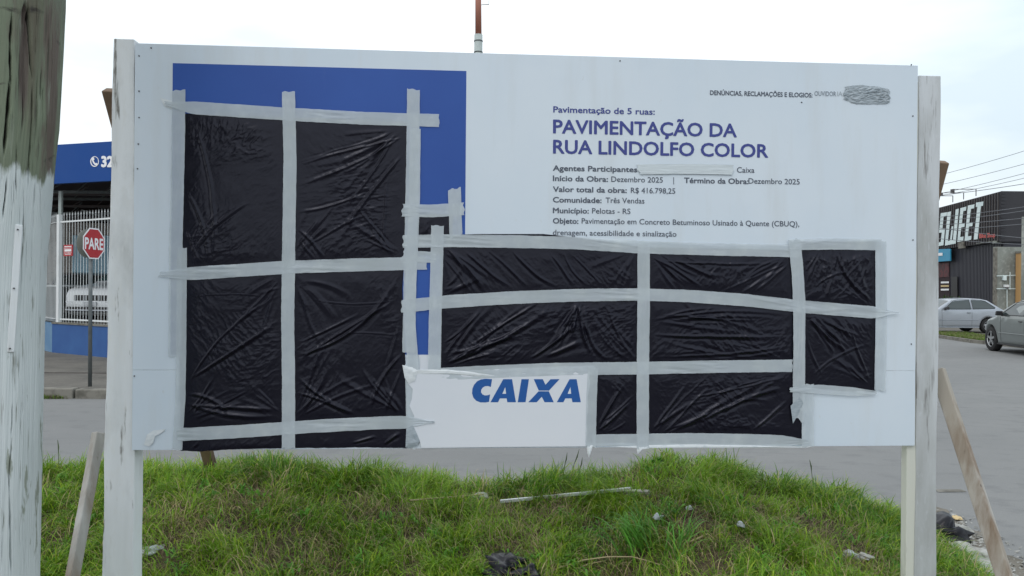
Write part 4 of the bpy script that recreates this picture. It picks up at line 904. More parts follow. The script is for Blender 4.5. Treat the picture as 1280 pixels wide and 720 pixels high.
mb = MB(); mb.box(-3.4, 12, 7.12, 7.19, .9, 3.15); mb.build('painted_panel', MT['palewall'], wk)
for x_ in (-6, 6):
    mb = MB(); mb.box(x_ - .1, x_ + .1, .15, .35, 0, 4.0); mb.build('column', MT['oldwall'], wk)

# ------------------------------------------------------------------ cars
def make_car(name, label, prof, L, W, belt, roofz, whs, wr, paint, loc, rz, windows, doors, wscreen, rear_glass, group=None, zb=.20, glass='glass', cat='car', grille=False, handle=None, mirror=None, nose=.18):
    root = empty(name, loc, rz, label, cat, group)
    ps = np.array(prof)
    def top(s): return float(np.interp(s, ps[:, 0], ps[:, 1]))
    def halfw(s):
        h = W / 2; h *= 1 - nose * max(0, (.75 - s) / .75) ** 1.6; h *= 1 - .12 * max(0, (s - L + .5) / .5) ** 2; return h
    def yl(s, z):
        h = halfw(s)
        if z > belt: return h * (.985 - .235 * ((z - belt) / (roofz - belt)) ** 1.15)
        return h * (1 - .05 * ((belt - z) / belt) ** 2 - .015 * max(0, (z - belt * .62) / (belt * .38)))
    ns = 110; rows = []; ss_ = np.linspace(0.0, L, ns)
    for s in ss_:
        zt = top(s); z0 = zb + (.10 * max(0, (.35 - s) / .35) ** 2) + .12 * max(0, (s - L + .35) / .35) ** 2
        for sc in whs:
            Rr = wr + .055
            if abs(s - sc) < Rr: z0 = max(z0, wr + math.sqrt(Rr * Rr - (s - sc) ** 2) - .0)
        z0 = min(z0, zt - .12); r_ = min(.10, (zt - z0) * .4); sec = [(0, z0), (yl(s, z0) * .82, z0), (yl(s, z0), z0 + .015)]
        for k in range(1, 9): z = z0 + .015 + (zt - r_ - z0 - .015) * k / 8; sec.append((yl(s, z), z))
        ye = sec[-1][0]
        for k in range(1, 6): t = k / 5 * math.pi / 2; sec.append((ye - r_ * (1 - math.cos(t)) * 1.1, zt - r_ + r_ * math.sin(t) * .86))
        yr = sec[-1][0]; zr = sec[-1][1]
        for k in range(1, 5): t = k / 4; sec.append((yr * (1 - t), zr + (zt - zr) * math.sin(t * math.pi / 2)))
        rows.append(sec)
    m_ = len(rows[0]); vs = []; fs = []
    for s, sec in zip(ss_, rows):
        bul = 0
        vs += [(L / 2 - s, y_, z_) for y_, z_ in sec]
        vs += [(L / 2 - s, -y_, z_) for y_, z_ in sec]
    for a in range(ns - 1):
        for k in range(m_ - 1):
            i0 = a * 2 * m_ + k; i1 = (a + 1) * 2 * m_ + k; fs.append((i0, i1, i1 + 1, i0 + 1)); fs.append((i0 + m_, i0 + m_ + 1, i1 + m_ + 1, i1 + m_))
    for a in (0, ns - 1):
        o_ = a * 2 * m_; fs.append(tuple(o_ + k for k in range(m_)) + tuple(o_ + m_ + k for k in range(m_ - 1, -1, -1)))
    mb = MB().add(vs, fs); body = mb.build('body', [MT[paint]], root, smooth=True)
    bm = bmesh.new(); bm.from_mesh(body.data); bmesh.ops.remove_doubles(bm, verts=bm.verts, dist=.0005); bmesh.ops.recalc_face_normals(bm, faces=bm.faces); bm.to_mesh(body.data); bm.free(); body.data.shade_smooth()
    def side(poly, off, sg):
        pp = []
        for i_, (s0, z0) in enumerate(poly):
            s1, z1 = poly[(i_ + 1) % len(poly)]
            for k in range(4): t = k / 4; s = s0 + (s1 - s0) * t; z = z0 + (z1 - z0) * t; pp.append((L / 2 - s, sg * (yl(s, z) + off), z))
        return pp
    for sg in (1, -1):
        for poly in windows:
            mb = MB()
            outer = side(poly, .004, sg); n = len(outer); inner = [(x_, y_ * .93, z_) for x_, y_, z_ in outer]
            mb.add(outer + inner, [tuple(range(n))] + [(i_, (i_ + 1) % n, n + (i_ + 1) % n, n + i_) for i_ in range(n)])
            wn = mb.build('window', MT[glass], root)
            mb = MB(); mb.tube(outer + outer[:1], .011, 5, cap=False); mb.build('seal', MT['trim'], wn)
        for (s0, z0, s1, z1) in doors:
            mb = MB(); mb.tube([(L / 2 - (s0 + (s1 - s0) * t), sg * (yl(s0 + (s1 - s0) * t, z0 + (z1 - z0) * t) + .0005), z0 + (z1 - z0) * t) for t in np.linspace(0, 1, 7)], .005, 5); mb.build('door_seam', MT['trim'], root)
        mb = MB(); mb.tube([(L / 2 - s, sg * (yl(s, zb + .05) + .006), zb + .03) for s in np.linspace(whs[0] + wr + .08, whs[1] - wr - .08, 9)], .022, 6); mb.build('sill', MT['trim'] if paint != 'silver' else MT['silver'], root)
        mb = MB(); mb.tube([(L / 2 - s, sg * (yl(s, .55) + .006), .53) for s in np.linspace(whs[0] + wr + .1, whs[1] - wr - .1, 9)], .012, 6); mb.build('side_moulding', MT[paint], root)
        for hs in (handle or []):
            mb = MB(); mb.beam((L / 2 - hs, sg * (yl(hs, belt - .12) + .016), belt - .12), (L / 2 - hs - .15, sg * (yl(hs, belt - .12) + .016), belt - .12), .022, .028); mb.build('door_handle', MT['trim'], root, bevel=.005)
        if mirror:
            s, z = mirror; y_ = sg * (yl(s, z) + .10); x_ = L / 2 - s
            mb = MB(); mb.hexa([(x_ - .05, y_ - .09, z - .05), (x_ + .06, y_ - .08, z - .04), (x_ + .06, y_ + .07, z - .04), (x_ - .05, y_ + .09, z - .05)], [(x_ - .05, y_ - .08, z + .075), (x_ + .04, y_ - .07, z + .06), (x_ + .04, y_ + .06, z + .06), (x_ - .05, y_ + .08, z + .075)]); mb.beam((x_, y_ - sg * .04, z - .03), (x_ - .02, sg * yl(s, z - .03), z - .05), .04, .03)
            mb.build('wing_mirror', MT['trim'], root, bevel=.012)
        for wi, sc in enumerate(whs):
            cx = L / 2 - sc; cy = sg * (W / 2 - .11); wh = MB()
            prof_ = [(-.10, wr * .66), (-.10, wr * .93), (-.075, wr), (.075, wr), (.10, wr * .93), (.10, wr * .66)]; n = 28; vs = []; fs = []
            for yy, r_ in prof_:
                for k in range(n): t = 2 * math.pi * k / n; vs.append((cx + r_ * math.cos(t), cy + yy, wr + r_ * math.sin(t)))
            for a in range(len(prof_) - 1):
                for k in range(n): fs.append((a * n + k, a * n + (k + 1) % n, (a + 1) * n + (k + 1) % n, (a + 1) * n + k))
            tw = wh.add(vs, fs).build('wheel', MT['tyre'], root, smooth=True)
            rm = MB(); yo = cy + sg * .075; vs = []; n = 24
            rm.tube([(cx, cy - sg * .02, wr), (cx, cy + sg * .0, wr)], wr * .665, 24)
            rm.build('brake_disc', MT['trim'], tw)
            rm = MB(); ringp = [(cx + wr * .64 * math.cos(2 * math.pi * k / 24), yo, wr + wr * .64 * math.sin(2 * math.pi * k / 24)) for k in range(25)]
            rm.tube(ringp, .018, 6, cap=False)
            for k in range(5):
                t = 2 * math.pi * k / 5 + .3; a_ = Vector((math.cos(t), 0, math.sin(t))); p_ = Vector((math.sin(t), 0, -math.cos(t))); c_ = Vector((cx, yo + sg * .006, wr))
                rm.add([c_ + p_ * .035, c_ - p_ * .035, c_ + a_ * wr * .62 - p_ * .028, c_ + a_ * wr * .62 + p_ * .028, c_ + p_ * .035 - Vector((0, sg * .03, 0)), c_ - p_ * .035 - Vector((0, sg * .03, 0)), c_ + a_ * wr * .62 - p_ * .028 - Vector((0, sg * .03, 0)), c_ + a_ * wr * .62 + p_ * .028 - Vector((0, sg * .03, 0))], [(0, 1, 2, 3), (4, 7, 6, 5), (0, 4, 5, 1), (2, 6, 7, 3), (0, 3, 7, 4), (1, 5, 6, 2)])
            rm.tube([(cx, yo - .01, wr), (cx, yo + sg * .016, wr)], .045, 10)
            rm.build('rim', MT['rim'], tw)
        # lamps
        for (nm, s, z, m2) in (('headlight', .10, .62, 'lens'), ('tail_light', L - .06, belt - .12, 'redlens')):
            yy = yl(s, z); mb = MB(); x_ = L / 2 - s
            dx_ = -1 if nm == 'headlight' else 1
            x_o = (L / 2 + .004) if nm == 'headlight' else (-L / 2 - .004)
            if nm == 'headlight' and not grille: x_o = L / 2 - .02
            mb.hexa([(x_o, sg * (yy - .34), z - .07), (x_o, sg * (yy - .02), z - .07), (x_o + dx_ * .25, sg * (yl(.35, z) + .006 if nm == 'headlight' else yl(L - .3, z) + .006), z - .05), (x_o + dx_ * .25, sg * (yy - .34), z - .05)],
                    [(x_o + dx_ * .03, sg * (yy - .34), z + .07), (x_o + dx_ * .03, sg * (yy - .03), z + .08), (x_o + dx_ * .25, sg * (yl(.35, z) + .004 if nm == 'headlight' else yl(L - .3, z) + .004), z + .09), (x_o + dx_ * .25, sg * (yy - .34), z + .07)])
            mb.build(nm, MT[m2], root, bevel=.01)
    for nm, rg in (('windscreen', wscreen), ('rear_window', rear_glass)):
        s0, s1 = rg; vs = []; n1, n2 = 8, 9
        for a in range(n1):
            s = s0 + (s1 - s0) * a / (n1 - 1); zt = top(s); i_ = int(round(s / L * (ns - 1))); yr = rows[i_][-6][0]
            for k in range(n2): t = -1 + 2 * k / (n2 - 1); vs.append((L / 2 - s + .006 * (1 if nm == 'windscreen' else -1), yr * t * 1.0, zt - .035 * t * t * .9 + .012))
        mb = MB().add(vs, [(a * n2 + k, a * n2 + k + 1, (a + 1) * n2 + k + 1, (a + 1) * n2 + k) for a in range(n1 - 1) for k in range(n2 - 1)])
        mb.build(nm, MT[glass if nm == 'windscreen' else 'glass'], root, smooth=True)
    if grille:
        mb = MB(); mb.box(L / 2 - .02, L / 2 + .012, -.48, .48, .60, .74); g = mb.build('grille', MT['trim'], root)
        for k in range(7): mb = MB(); mb.box(L / 2 + .012, L / 2 + .02, -.42 + k * .14 - .012, -.42 + k * .14 + .012, .61, .73); mb.build('grille_bar', MT['silver'], g)
        mb = MB(); mb.box(L / 2 - .05, L / 2 + .03, -W * .44, W * .44, .30, .44); mb.build('lower_grille', MT['trim'], root)
        mb = MB(); mb.tube([(L / 2 + .01, -W * .40, .36), (L / 2 + .07, -.5, .35), (L / 2 + .07, .5, .35), (L / 2 + .01, W * .40, .36)], .025, 8); mb.build('bumper_bar', MT['silver'], root)
        mb = MB(); mb.box(L / 2 + .005, L / 2 + .035, -.2, .2, .47, .57); mb.build('number_plate', MT['lens'], root)
    return root
HATCH = [(0, .50), (.02, .60), (.10, .70), (.30, .78), (.95, .92), (1.05, .96), (1.62, 1.30), (1.85, 1.37), (2.4, 1.41), (2.9, 1.385), (3.15, 1.33), (3.62, 1.02), (3.80, .95), (3.87, .80), (3.90, .55)]
cx_ = P(1260, 400, 30.6).x - 1.95
make_car('parked_car', 'silver two door hatchback parked side on before the black corrugated wall', HATCH, 3.9, 1.64, .93, 1.40, (.74, 3.12), .29, 'silver', (cx_, 31.4, .09), math.pi,
         [[(1.34, .95), (1.78, 1.29), (1.95, 1.325), (2.42, 1.335), (2.42, .96)], [(2.50, .965), (2.50, 1.335), (2.85, 1.32), (3.05, 1.28), (3.40, 1.02), (3.36, .985)]],
         [(1.28, .28, 1.26, .93), (1.26, .93, 1.75, 1.32), (2.46, .28, 2.46, 1.33)], (1.10, 1.62), (3.18, 3.58), handle=[2.25], mirror=(1.42, .98))
SEDAN = [(0, .45), (.02, .58), (.12, .70), (.35, .80), (.98, .96), (1.1, 1.0), (1.85, 1.36), (2.15, 1.43), (2.7, 1.46), (3.1, 1.43), (3.4, 1.36), (3.95, 1.10), (4.35, 1.06), (4.48, .98), (4.52, .55)]
fw = G0(1239.5, 438.5, 0); hd = R(82); hv = Vector((math.cos(hd), math.sin(hd), 0)); lv = Vector((-math.sin(hd), math.cos(hd), 0))
loc = fw - hv * (2.26 - .86) * 1.06 - lv * .88
make_car('parked_car', 'grey green sedan cut off by the right edge, parked pointing away', SEDAN, 4.52, 1.76, .98, 1.45, (.86, 3.5), .335, 'grey_green', loc, hd,
         [[(1.42, 1.01), (2.00, 1.345), (2.35, 1.39), (2.62, 1.395), (2.62, 1.01)], [(2.70, 1.01), (2.70, 1.395), (3.1, 1.36), (3.35, 1.29), (3.72, 1.08), (3.6, 1.02)]],
         [(1.45, .30, 1.42, .96), (2.66, .30, 2.66, 1.38), (3.62, .95, 3.35, .6)], (1.14, 1.84), (3.42, 3.92), handle=[2.4, 3.35], mirror=(1.50, 1.04), nose=.42).scale = (1.06, 1.06, 1.06)
SUV = [(0, .60), (.02, .80), (.10, .92), (.35, .98), (1.05, 1.06), (1.15, 1.10), (1.75, 1.50), (2.0, 1.58), (2.6, 1.62), (3.5, 1.60), (4.0, 1.52), (4.3, 1.10), (4.42, 1.0), (4.45, .60)]
make_car('parked_car', 'silver sport utility vehicle behind the white bars with its front showing', SUV, 4.45, 1.8, 1.05, 1.6, (.85, 3.4), .36, 'white_car', (P(128, 350, 19.9).x + .25, 21.9, .70), R(-90 - 12),
         [[(1.5, 1.08), (2.0, 1.50), (2.5, 1.54), (2.5, 1.08)], [(2.6, 1.08), (2.6, 1.54), (3.9, 1.46), (3.9, 1.08)]],
         [(1.4, .4, 1.4, 1.0), (2.55, .4, 2.55, 1.5)], (1.2, 1.74), (4.02, 4.26), glass='glass_teal', grille=True, mirror=(1.55, 1.1), handle=[2.3])
make_car('parked_car', 'dark car half seen behind the fence left of the silver vehicle', HATCH, 3.9, 1.64, .93, 1.40, (.74, 3.12), .29, 'maroon', (P(84, 350, 22.2).x - .1, 23.2, .70), R(-90 + 25),
         [[(1.34, .95), (1.78, 1.29), (1.95, 1.325), (2.42, 1.335), (2.42, .96)]], [(2.46, .28, 2.46, 1.33)], (1.10, 1.62), (3.18, 3.58), mirror=(1.42, .98))
mb = MB(); p = P(66, 362, 20.5); mb.box(-1.6, .35, 0, .9, 0, .95); 
o = mb.build('metal_counter', MT['steel'], None, bevel=.02); o.location = (p.x, 20.2, .70); tag(o, 'low grey metal counter behind the fence gate at the pole edge', 'counter')
mb = MB(); mb.box(-1.7, .4, -.05, .95, .952, 1.0); mb.build('counter_top', MT['white'], o)

# ------------------------------------------------------------------ mast behind the board
MD = 21.0; mp_ = P(596, 300, MD)
ms = empty('utility_mast', (mp_.x, MD, 0), 0, 'tall mast with grey lower section and brown upper section rising behind the board', 'mast')
zc_ = P(597, 43.5, MD).z
mb = MB(); mb.tube([(-.01, 0, 0), (0.0, 0, zc_)], [.15, .112], 16); mb.build('lower_section', MT['pole_grey'], ms, smooth=True)
xt = P(597, 0, MD).x - mp_.x
mb = MB(); mb.tube([(.0, 0, zc_ - .02), (xt + .01, 0, 10.2)], [.088, .080], 16); mb.build('upper_section', MT['pole_brown'], ms, smooth=True)
for py in (51.5, 65.5):
    z = P(597, py, MD).z; mb = MB(); mb.tube([(0, 0, z - .014), (0, 0, z + .014)], .122, 16); mb.build('band', MT['steel'], ms, smooth=True)
z = P(597, 6, MD).z; mb = MB(); mb.beam((.08, 0, z), (.28, 0, z + .01), .015, .015); mb.beam((.28, 0, z), (.28, 0, z + .5), .012, .012); mb.beam((.08, 0, z + .5), (.28, 0, z + .5), .015, .015); mb.build('bracket', MT['steel'], ms)

# ------------------------------------------------------------------ right: black shop building
QA = Vector((P(1250, 300, 36).x, 36, 0)); QB = Vector((P(1178, 300, 42.5).x, 42.5, 0)); qd = (QB - QA).normalized(); qn = Vector((-qd.y, qd.x, 0))
if qn.x > 0: qn = -qn
def FPt(px, py, off=0.0):         # point of the shop's street wall seen at a photo pixel
    r = ray(px, py); o = QA + qn * off; t = (o - CAM).dot(qn) / r.dot(qn); return CAM + r * t
shop = empty('shop_building', (QA.x, QA.y, .09), 0, 'black clad bicycle shop building with the word SWEET in tall pale letters', 'building')
QO = Vector((QA.x, QA.y, .09))
zt_ = FPt(1250, 237).z; zmid = FPt(1240, 301).z; far_ = QA + qd * 16
def wallbox(s0, s1, z0, z1, off0, off1):
    a = QA + qd * s0 - QO; c = QA + qd * s1 - QO
    mb = MB(); return mb.hexa([a + qn * off0 + Vector((0, 0, z0)), c + qn * off0 + Vector((0, 0, z0)), c + qn * off1 + Vector((0, 0, z0)), a + qn * off1 + Vector((0, 0, z0))], [a + qn * off0 + Vector((0, 0, z1)), c + qn * off0 + Vector((0, 0, z1)), c + qn * off1 + Vector((0, 0, z1)), a + qn * off1 + Vector((0, 0, z1))])
Z9 = .09
mb = wallbox(0, 16, zmid - Z9, zt_ - Z9, 0, -6.0); mb.build('upper_storey', MT['blackclad'], shop)
mb = wallbox(.12, 15, -.1, zmid - Z9 - .003, -.25, -5.5); mb.build('ground_floor', MT['blackslat'], shop)
# fins of the upper cladding, one by one
f0 = None
L1 = 7.2
for k in range(58):
    s = .12 + k * .27
    if f0 is None:
        mb = wallbox(0, .07, zmid - Z9 + .02, zt_ - Z9 - .02, .001, .05 if True else .1); f0 = mb.build('fin', MT['fin'], shop); f0.location = qd * s
    else: c = f0.copy(); C.objects.link(c); c.location = qd * s
g0 = None
for k in range(60):
    s = .35 + k * .16
    if g0 is None:
        mb = wallbox(0, .09, -.05, zmid - Z9 - .03, -.248, -.19); g0 = mb.build('slat', MT['blackslat'], shop); g0.location = qd * s
    else: c = g0.copy(); C.objects.link(c); c.location = qd * s
# horizontal boards of the end wall that faces the camera
for k in range(14):
    z = zmid - Z9 + .05 + k * (zt_ - zmid - .1) / 14
    mb = MB(); mb.box(.02, 5.9, -.04, -.001, z, z + (zt_ - zmid) / 14 - .035); mb.build('board', MT['blackclad'], shop)
LT = {'T': [(423, 240), (502, 227), (498, 272), (476, 277), (440, 626), (399, 631), (438, 283), (421, 286)],
      'E': [(338, 270), (408, 257), (404, 299), (370, 305), (353, 452), (390, 447), (385, 488), (349, 492), (338, 596), (375, 591), (371, 632), (302, 646)],
      'F': [(258, 298), (322, 281), (318, 323), (290, 329), (273, 463), (305, 458), (301, 497), (269, 501), (256, 604), (292, 598), (287, 646), (225, 657)],
      'W': [(120, 342), (160, 332), (126, 645), (148, 640), (165, 492), (184, 488), (168, 634), (180, 632), (208, 312), (242, 303), (209, 672), (94, 694)],
      'S': [(50, 352), (118, 341), (114, 378), (82, 384), (68, 520), (96, 516), (78, 690), (28, 700), (30, 660), (50, 656), (62, 556), (32, 560)]}
for k, lo in LT.items():
    glyph('painted_letter', [lo], MT['letter'], lambda a, c: tuple(FPt(1170 + a / 8.47, 225 + c / 8.47, .058) - QO), shop)
me, v = text_mesh('Bike Shop', .03); x0_, x1_ = v[:, 0].min(), v[:, 0].max(); ch = cap(.03)
put(me, 'painted_lettering', MT['letter_red'], lambda a, c: tuple(FPt(1224 + (a - x0_) / (x1_ - x0_) * 20, 297.6 - (a - x0_) / (x1_ - x0_) * 1.6 - c / ch * 5.4, .06) - QO), shop)
for px, py in ((1204, 245), (1188.5, 250), (1175, 254)):   # lamp arms on the parapet
    p = FPt(px + 16, py - 1, 0) - QO; p.z = zt_ - Z9 
    mb = MB(); e_ = p + qn * 1.1 + Vector((0, 0, .35)); mb.beam(p, p + Vector((0, 0, .36)), .03, .03); mb.beam(p + Vector((0, 0, .35)), e_, .03, .03); mb.beam(e_, e_ + Vector((0, 0, -.16)), .16, .10); mb.build('lamp_arm', MT['fin'], shop)
# doorway end: cyan sign, posters
sgn = MB(); a = FPt(1168, 311, .02); c = FPt(1187.5, 326, .02)
def quadon(p0, p1, p2, p3, off, name, m, par, th=.06):
    q = [FPt(*p, off) - QO for p in (p0, p1, p2, p3)]; mb = MB(); mb.hexa([q[3] - qn * th, q[2] - qn * th, q[2], q[3]], [q[0] - qn * th, q[1] - qn * th, q[1], q[0]]); return mb.build(name, m, par)
quadon((1160, 312), (1187.6, 311), (1187.6, 326), (1160, 328), .10, 'hanging_sign', MT['cyan'], shop)
quadon((1160, 317), (1178, 316), (1178, 319.5), (1160, 320.5), .13, 'sign_print', MT['sign_white'], shop, .01)
quadon((1160, 328.5), (1187, 326.5), (1187, 392), (1160, 394), -.17, 'doorway', MT['dark'], shop, .02)
quadon((1172, 329), (1186, 328), (1186, 346), (1172, 347), -.15, 'red_poster', mat('red_poster', (.10, .015, .02), .6, noise=(4, (.03, .01, .012), .45, .6, O3)), shop, .01)
for i_, y in enumerate((352, 356.5, 361)):
    quadon((1176, y), (1186, y - .2), (1186, y + 2.0), (1176, y + 2.2), -.14, 'poster_text', MT['sign_white'] if i_ != 1 else MT['carton'], shop, .01)
quadon((1189, 346), (1196.5, 345.6), (1196.5, 378), (1189, 380), -.10, 'dark_banner', MT['trim'], shop, .03)
quadon((1197.6, 302.8), (1204.4, 302), (1204.4, 310), (1197.6, 310.8), .10, 'floodlight', MT['kerb'], shop, .1)
for i_ in range(5):
    z = FPt(1246, 301).z - Z9; mb = MB(); a = QA + qd * (.3 + i_ * .42) - QO; mb.box(a.x - .15, a.x + .14, a.y - .1, a.y + .1, z - .03 - .1 * (i_ == 0), z - .005); mb.build('eaves_flashing', MT['concrete'], shop)
# concrete side wall with meter boxes, ochre house
cwl = P(1244.5, 350, 35.6); cwr = P(1273.5, 350, 35.6)
cw = empty('concrete_wall', (cwl.x, 35.6, .09), 0, 'bare stained grey concrete wall between the black shop and the ochre house', 'wall')
hcw = P(1250, 308.5, 35.6).z - .09
mb = MB(); mb.box(0, 2.2, 0, .2, -.1, hcw); mb.build('wall_face', MT['concrete'], cw)
mb = MB(); mb.box(-.02, .06, -.03, .18, -.1, hcw - .05); mb.build('pilaster', MT['kerb'], cw)
for px, py, w_, h_, m2 in ((1256, 347.5, .16, .22, 'letter'), (1258.5, 357.5, .22, .12, 'white'), (1259, 360, .1, .08, 'dark')):
    p = P(px, py, 35.5); mb = MB(); mb.box(p.x - cwl.x - w_ / 2, p.x - cwl.x + w_ / 2, -.12, -.001, p.z - .09 - h_ / 2, p.z - .09 + h_ / 2); mb.build('meter_box', MT[m2], cw, bevel=.01)
for a, c in (((1258.8, 362), (1258.8, 395)), ((1262.5, 340), (1262.5, 362)), ((1246, 361), (1272, 361)), ((1246, 345), (1272, 344))):
    p, q = P(*a, 35.5), P(*c, 35.5); mb = MB(); o_ = Vector((cwl.x, 35.6, .09)); mb.tube([p - o_, q - o_], .018, 6); mb.build('conduit', MT['letter'], cw)
OH = 35.1; cwr = P(1276, 350, OH)
oh = empty('ochre_wall', (cwr.x + .02, OH, .09), 0, 'ochre painted street wall with a brown door at the right edge', 'wall')
cwr = P(1274, 350, 35.6)
mb = MB(); mb.box(0, 7, 0, .4, -.1, P(1276, 316.5, OH).z - .09); mb.build('wall', MT['yellow'], oh)
mb = MB(); mb.box(.20, 1.2, -.03, -.002, -.08, P(1276, 343, OH).z - .09); mb.build('door', MT['shutter'], oh)
mb = MB(); mb.box(-.02, 7.05, -.06, .42, P(1276, 316.5, OH).z - .088, P(1276, 315, OH).z - .05); mb.build('coping', MT['kerb'], oh)
wp = P(1279, 300, 27); ps_ = empty('street_pole', (wp.x, 27, .09), 0, 'slim pale utility pole in front of the ochre house at the right edge', 'utility pole')
mb = MB(); mb.tube([(0, 0, 0), (0, 0, P(1279, 271, 27).z - .09)], [.06, .05], 12); mb.build('shaft', MT['concrete'], ps_, smooth=True)
# a low dark building row farther down the street hidden mostly by the board
for k, (x_, w_, h_, m2, lb) in enumerate([(25.2, 9, 3.6, 'concrete', 'plain grey house farther along the street behind the shop'), (-2.5, 5, 3.4, 'oldwall', 'low plastered house far behind the middle of the board')]):
    hs = empty('house', (x_, 56 + 3 * k, 0.02), 0, lb, 'house')
    mb = MB(); mb.box(-w_ / 2, w_ / 2, 0, 8, 0, h_); mb.build('wall', MT[m2], hs)
    mb = MB(); mb.add([(-w_ / 2 - .3, -.3, h_), (w_ / 2 + .3, -.3, h_), (w_ / 2 + .3, 8.3, h_), (-w_ / 2 - .3, 8.3, h_), (-w_ / 2 - .3, 4, h_ + .9), (w_ / 2 + .3, 4, h_ + .9)], [(0, 1, 5, 4), (2, 3, 4, 5), (0, 4, 3), (1, 2, 5), (0, 3, 2, 1)]); mb.build('roof', MT['shutter'], hs)
    mb = MB(); mb.box(-.5, .5, -.03, .0, 0, 2.1); mb.build('door', MT['shutter'], hs)
    mb = MB(); mb.box(1.2, 2.2, -.03, -.002, 1, 2); mb.build('window', MT['glass'], hs)
# overhead cables: (left px,py,depth) to (right px,py,depth)
WIRES = [((1205, 208.5), (1300, 179), 'topmost cable against the sky, fading out beside the right post'), ((1236, 213.5), (1300, 196), 'second cable from the top against the sky at the right'),
         ((1228, 227), (1300, 208), 'third cable down against the sky above the shop parapet'), ((1200, 238), (1300, 214.5), 'fourth cable down, just above the shop parapet'), ((1170, 244), (1300, 223), 'fifth cable touching the top corner of the shop'),
         ((1165, 272), (1300, 252), 'cable crossing the tops of the mural letters'), ((1165, 277), (1300, 257), 'cable just below the one across the letter tops'), ((1165, 281), (1300, 267), 'cable crossing the middle of the mural letters'),
         ((1165, 287), (1300, 274.5), 'cable crossing the lower half of the mural letters'), ((1165, 283), (1300, 296), 'cable sloping down to the right over the mural letters'), ((1165, 297), (1300, 303), 'lowest thin cable near the red lettering')]
def line_pole(px, depth, top_py, label):
    b0_ = P(px, 300, depth); b0_.z = .05; tp = P(px, top_py, depth); e_ = empty('utility_pole', b0_, 0, label, 'utility pole')
    mb = MB(); mb.tube([(0, 0, -.1), (tp.x - b0_.x, 0, tp.z - b0_.z + .25)], [.13, .10], 14); mb.build('shaft', MT['concrete'], e_, smooth=True)
    mb = MB(); mb.box(-.35, .35, -.14, -.10, tp.z - .25, tp.z - .15); mb.build('crossarm', MT['steel'], e_)
line_pole(1158, 30, 222, 'concrete pole carrying the cables, hidden behind the right post'); line_pole(1420, 24, 135, 'concrete pole carrying the cables beyond the right edge')
for (a, c, lb) in WIRES:
    sl = (c[1] - a[1]) / (c[0] - a[0]); p2 = P(1158, a[1] + sl * (1158 - a[0]), 29.9); q = P(1420, c[1] + sl * 120, 23.9)
    pts = [q.lerp(p2, t) - Vector((0, 0, .10 * 4 * t * (1 - t))) for t in np.linspace(0, 1, 14)]
    mb = MB(); mb.tube(pts, .0115 if a[1] > 240 else .0085, 5); tag(mb.build('overhead_cable', MT['wire'], loc=tuple(q)), lb, 'overhead cable', 'overhead cables on the right')

# ------------------------------------------------------------------ grass verge along the right kerb
def patch(name, n, fx, label=None, col0=(.13, .20, .035), h=(.05, .12), wd=(.01, .018)):
    pts_ = fx(n); base = np.array(pts_); cc = np.array(col0) * rng.uniform(.6, 1.4, (n, 1))
    cc = np.where((rng.random(n) < .25)[:, None], np.array([.26, .22, .13]) * rng.uniform(.6, 1.2, (n, 1)), cc)
    return tag(blades(name, base, rng.uniform(*h, n), rng.uniform(*wd, n), rng.uniform(0, 6.28, n), rng.uniform(.2, .8, n), cc), kind='stuff')
def vf(n):
    y = rng.uniform(25.5, 31, n); k = np.interp(y, [19, 26, 33], [KERB_X + .35, KERB_X, KERB_X + 1.1]); return np.stack([k + .1 + rng.random(n) ** 1.5 * 1.6, y, np.full(n, .09)], -1)
patch('verge_grass', 9000, vf)
def kf(n):
    return np.stack([rng.uniform(-7.6, -6.6, n) + rng.normal(0, .05, n), rng.uniform(11.28, 11.36, n), np.full(n, .0)], -1)
patch('kerb_weeds', 500, kf, h=(.03, .09), wd=(.006, .012))
mb = MB(); 
for k in range(9):
    a = rng.uniform(0, 6.28); mb.add([(0, 0, .0), (.35 * math.cos(a), .35 * math.sin(a), .7 + .1 * k), (.5 * math.cos(a + .4), .5 * math.sin(a + .4), .5)], [(0, 1, 2)])
def bush(px, y, z0, r, n, label):
    p = P(px, 390, y); base = np.stack([p.x + rng.normal(0, r * .5, n), y + rng.normal(0, r * .5, n), z0 + rng.random(n) * r * 1.6], -1)
    cc = np.array([.05, .09, .025]) * rng.uniform(.5, 1.6, (n, 1)); o = blades('shrub', base, rng.uniform(.10, .25, n), rng.uniform(.03, .07, n), rng.uniform(0, 6.28, n), rng.uniform(.3, .9, n), cc)
    return tag(o, label, 'shrub')
bush(1177, 37.5, .1, .85, 420, 'small dark shrub by the shop doorway behind the hatchback')

# ------------------------------------------------------------------ things lying on the bank and by the road
def board_on_ground(a, c, w_, h_, m, name, label, cat, z=.03):
    p, q = on_mound(*a), on_mound(*c); p.z += z; q.z += z; mb = MB(); mb.beam(p, q, w_, h_, R(10)); return tag(mb.build(name, m, loc=tuple(p), bevel=.003), label, cat)
board_on_ground((625, 637), (789, 621), .018, .010, MT['white'], 'wood_strip', 'long thin white painted strip of wood lying in the grass', 'plank', .042)
board_on_ground((776, 622), (812, 624), .03, .02, MT['brace'], 'wood_scrap', 'short brown scrap of wood at the right end of the white strip', 'wood scrap', .03)
board_on_ground((512, 638), (604, 630), .008, .008, MT['straw'], 'dry_stick', 'thin dry stick lying left of the white strip in the grass', 'stick', .05)
def stem(pts, r, label):
    q = []
    for a, c, h_ in pts: p = on_mound(a, c + h_ * 250); p = P(a, c, p.y); q.append(p)
    mb = MB(); mb.tube(q, [r * (1 - .5 * i_ / len(q)) for i_ in range(len(q))], 6); return tag(mb.build('dry_stalk', MT['straw'], loc=tuple(q[0])), label, 'dry stalk')
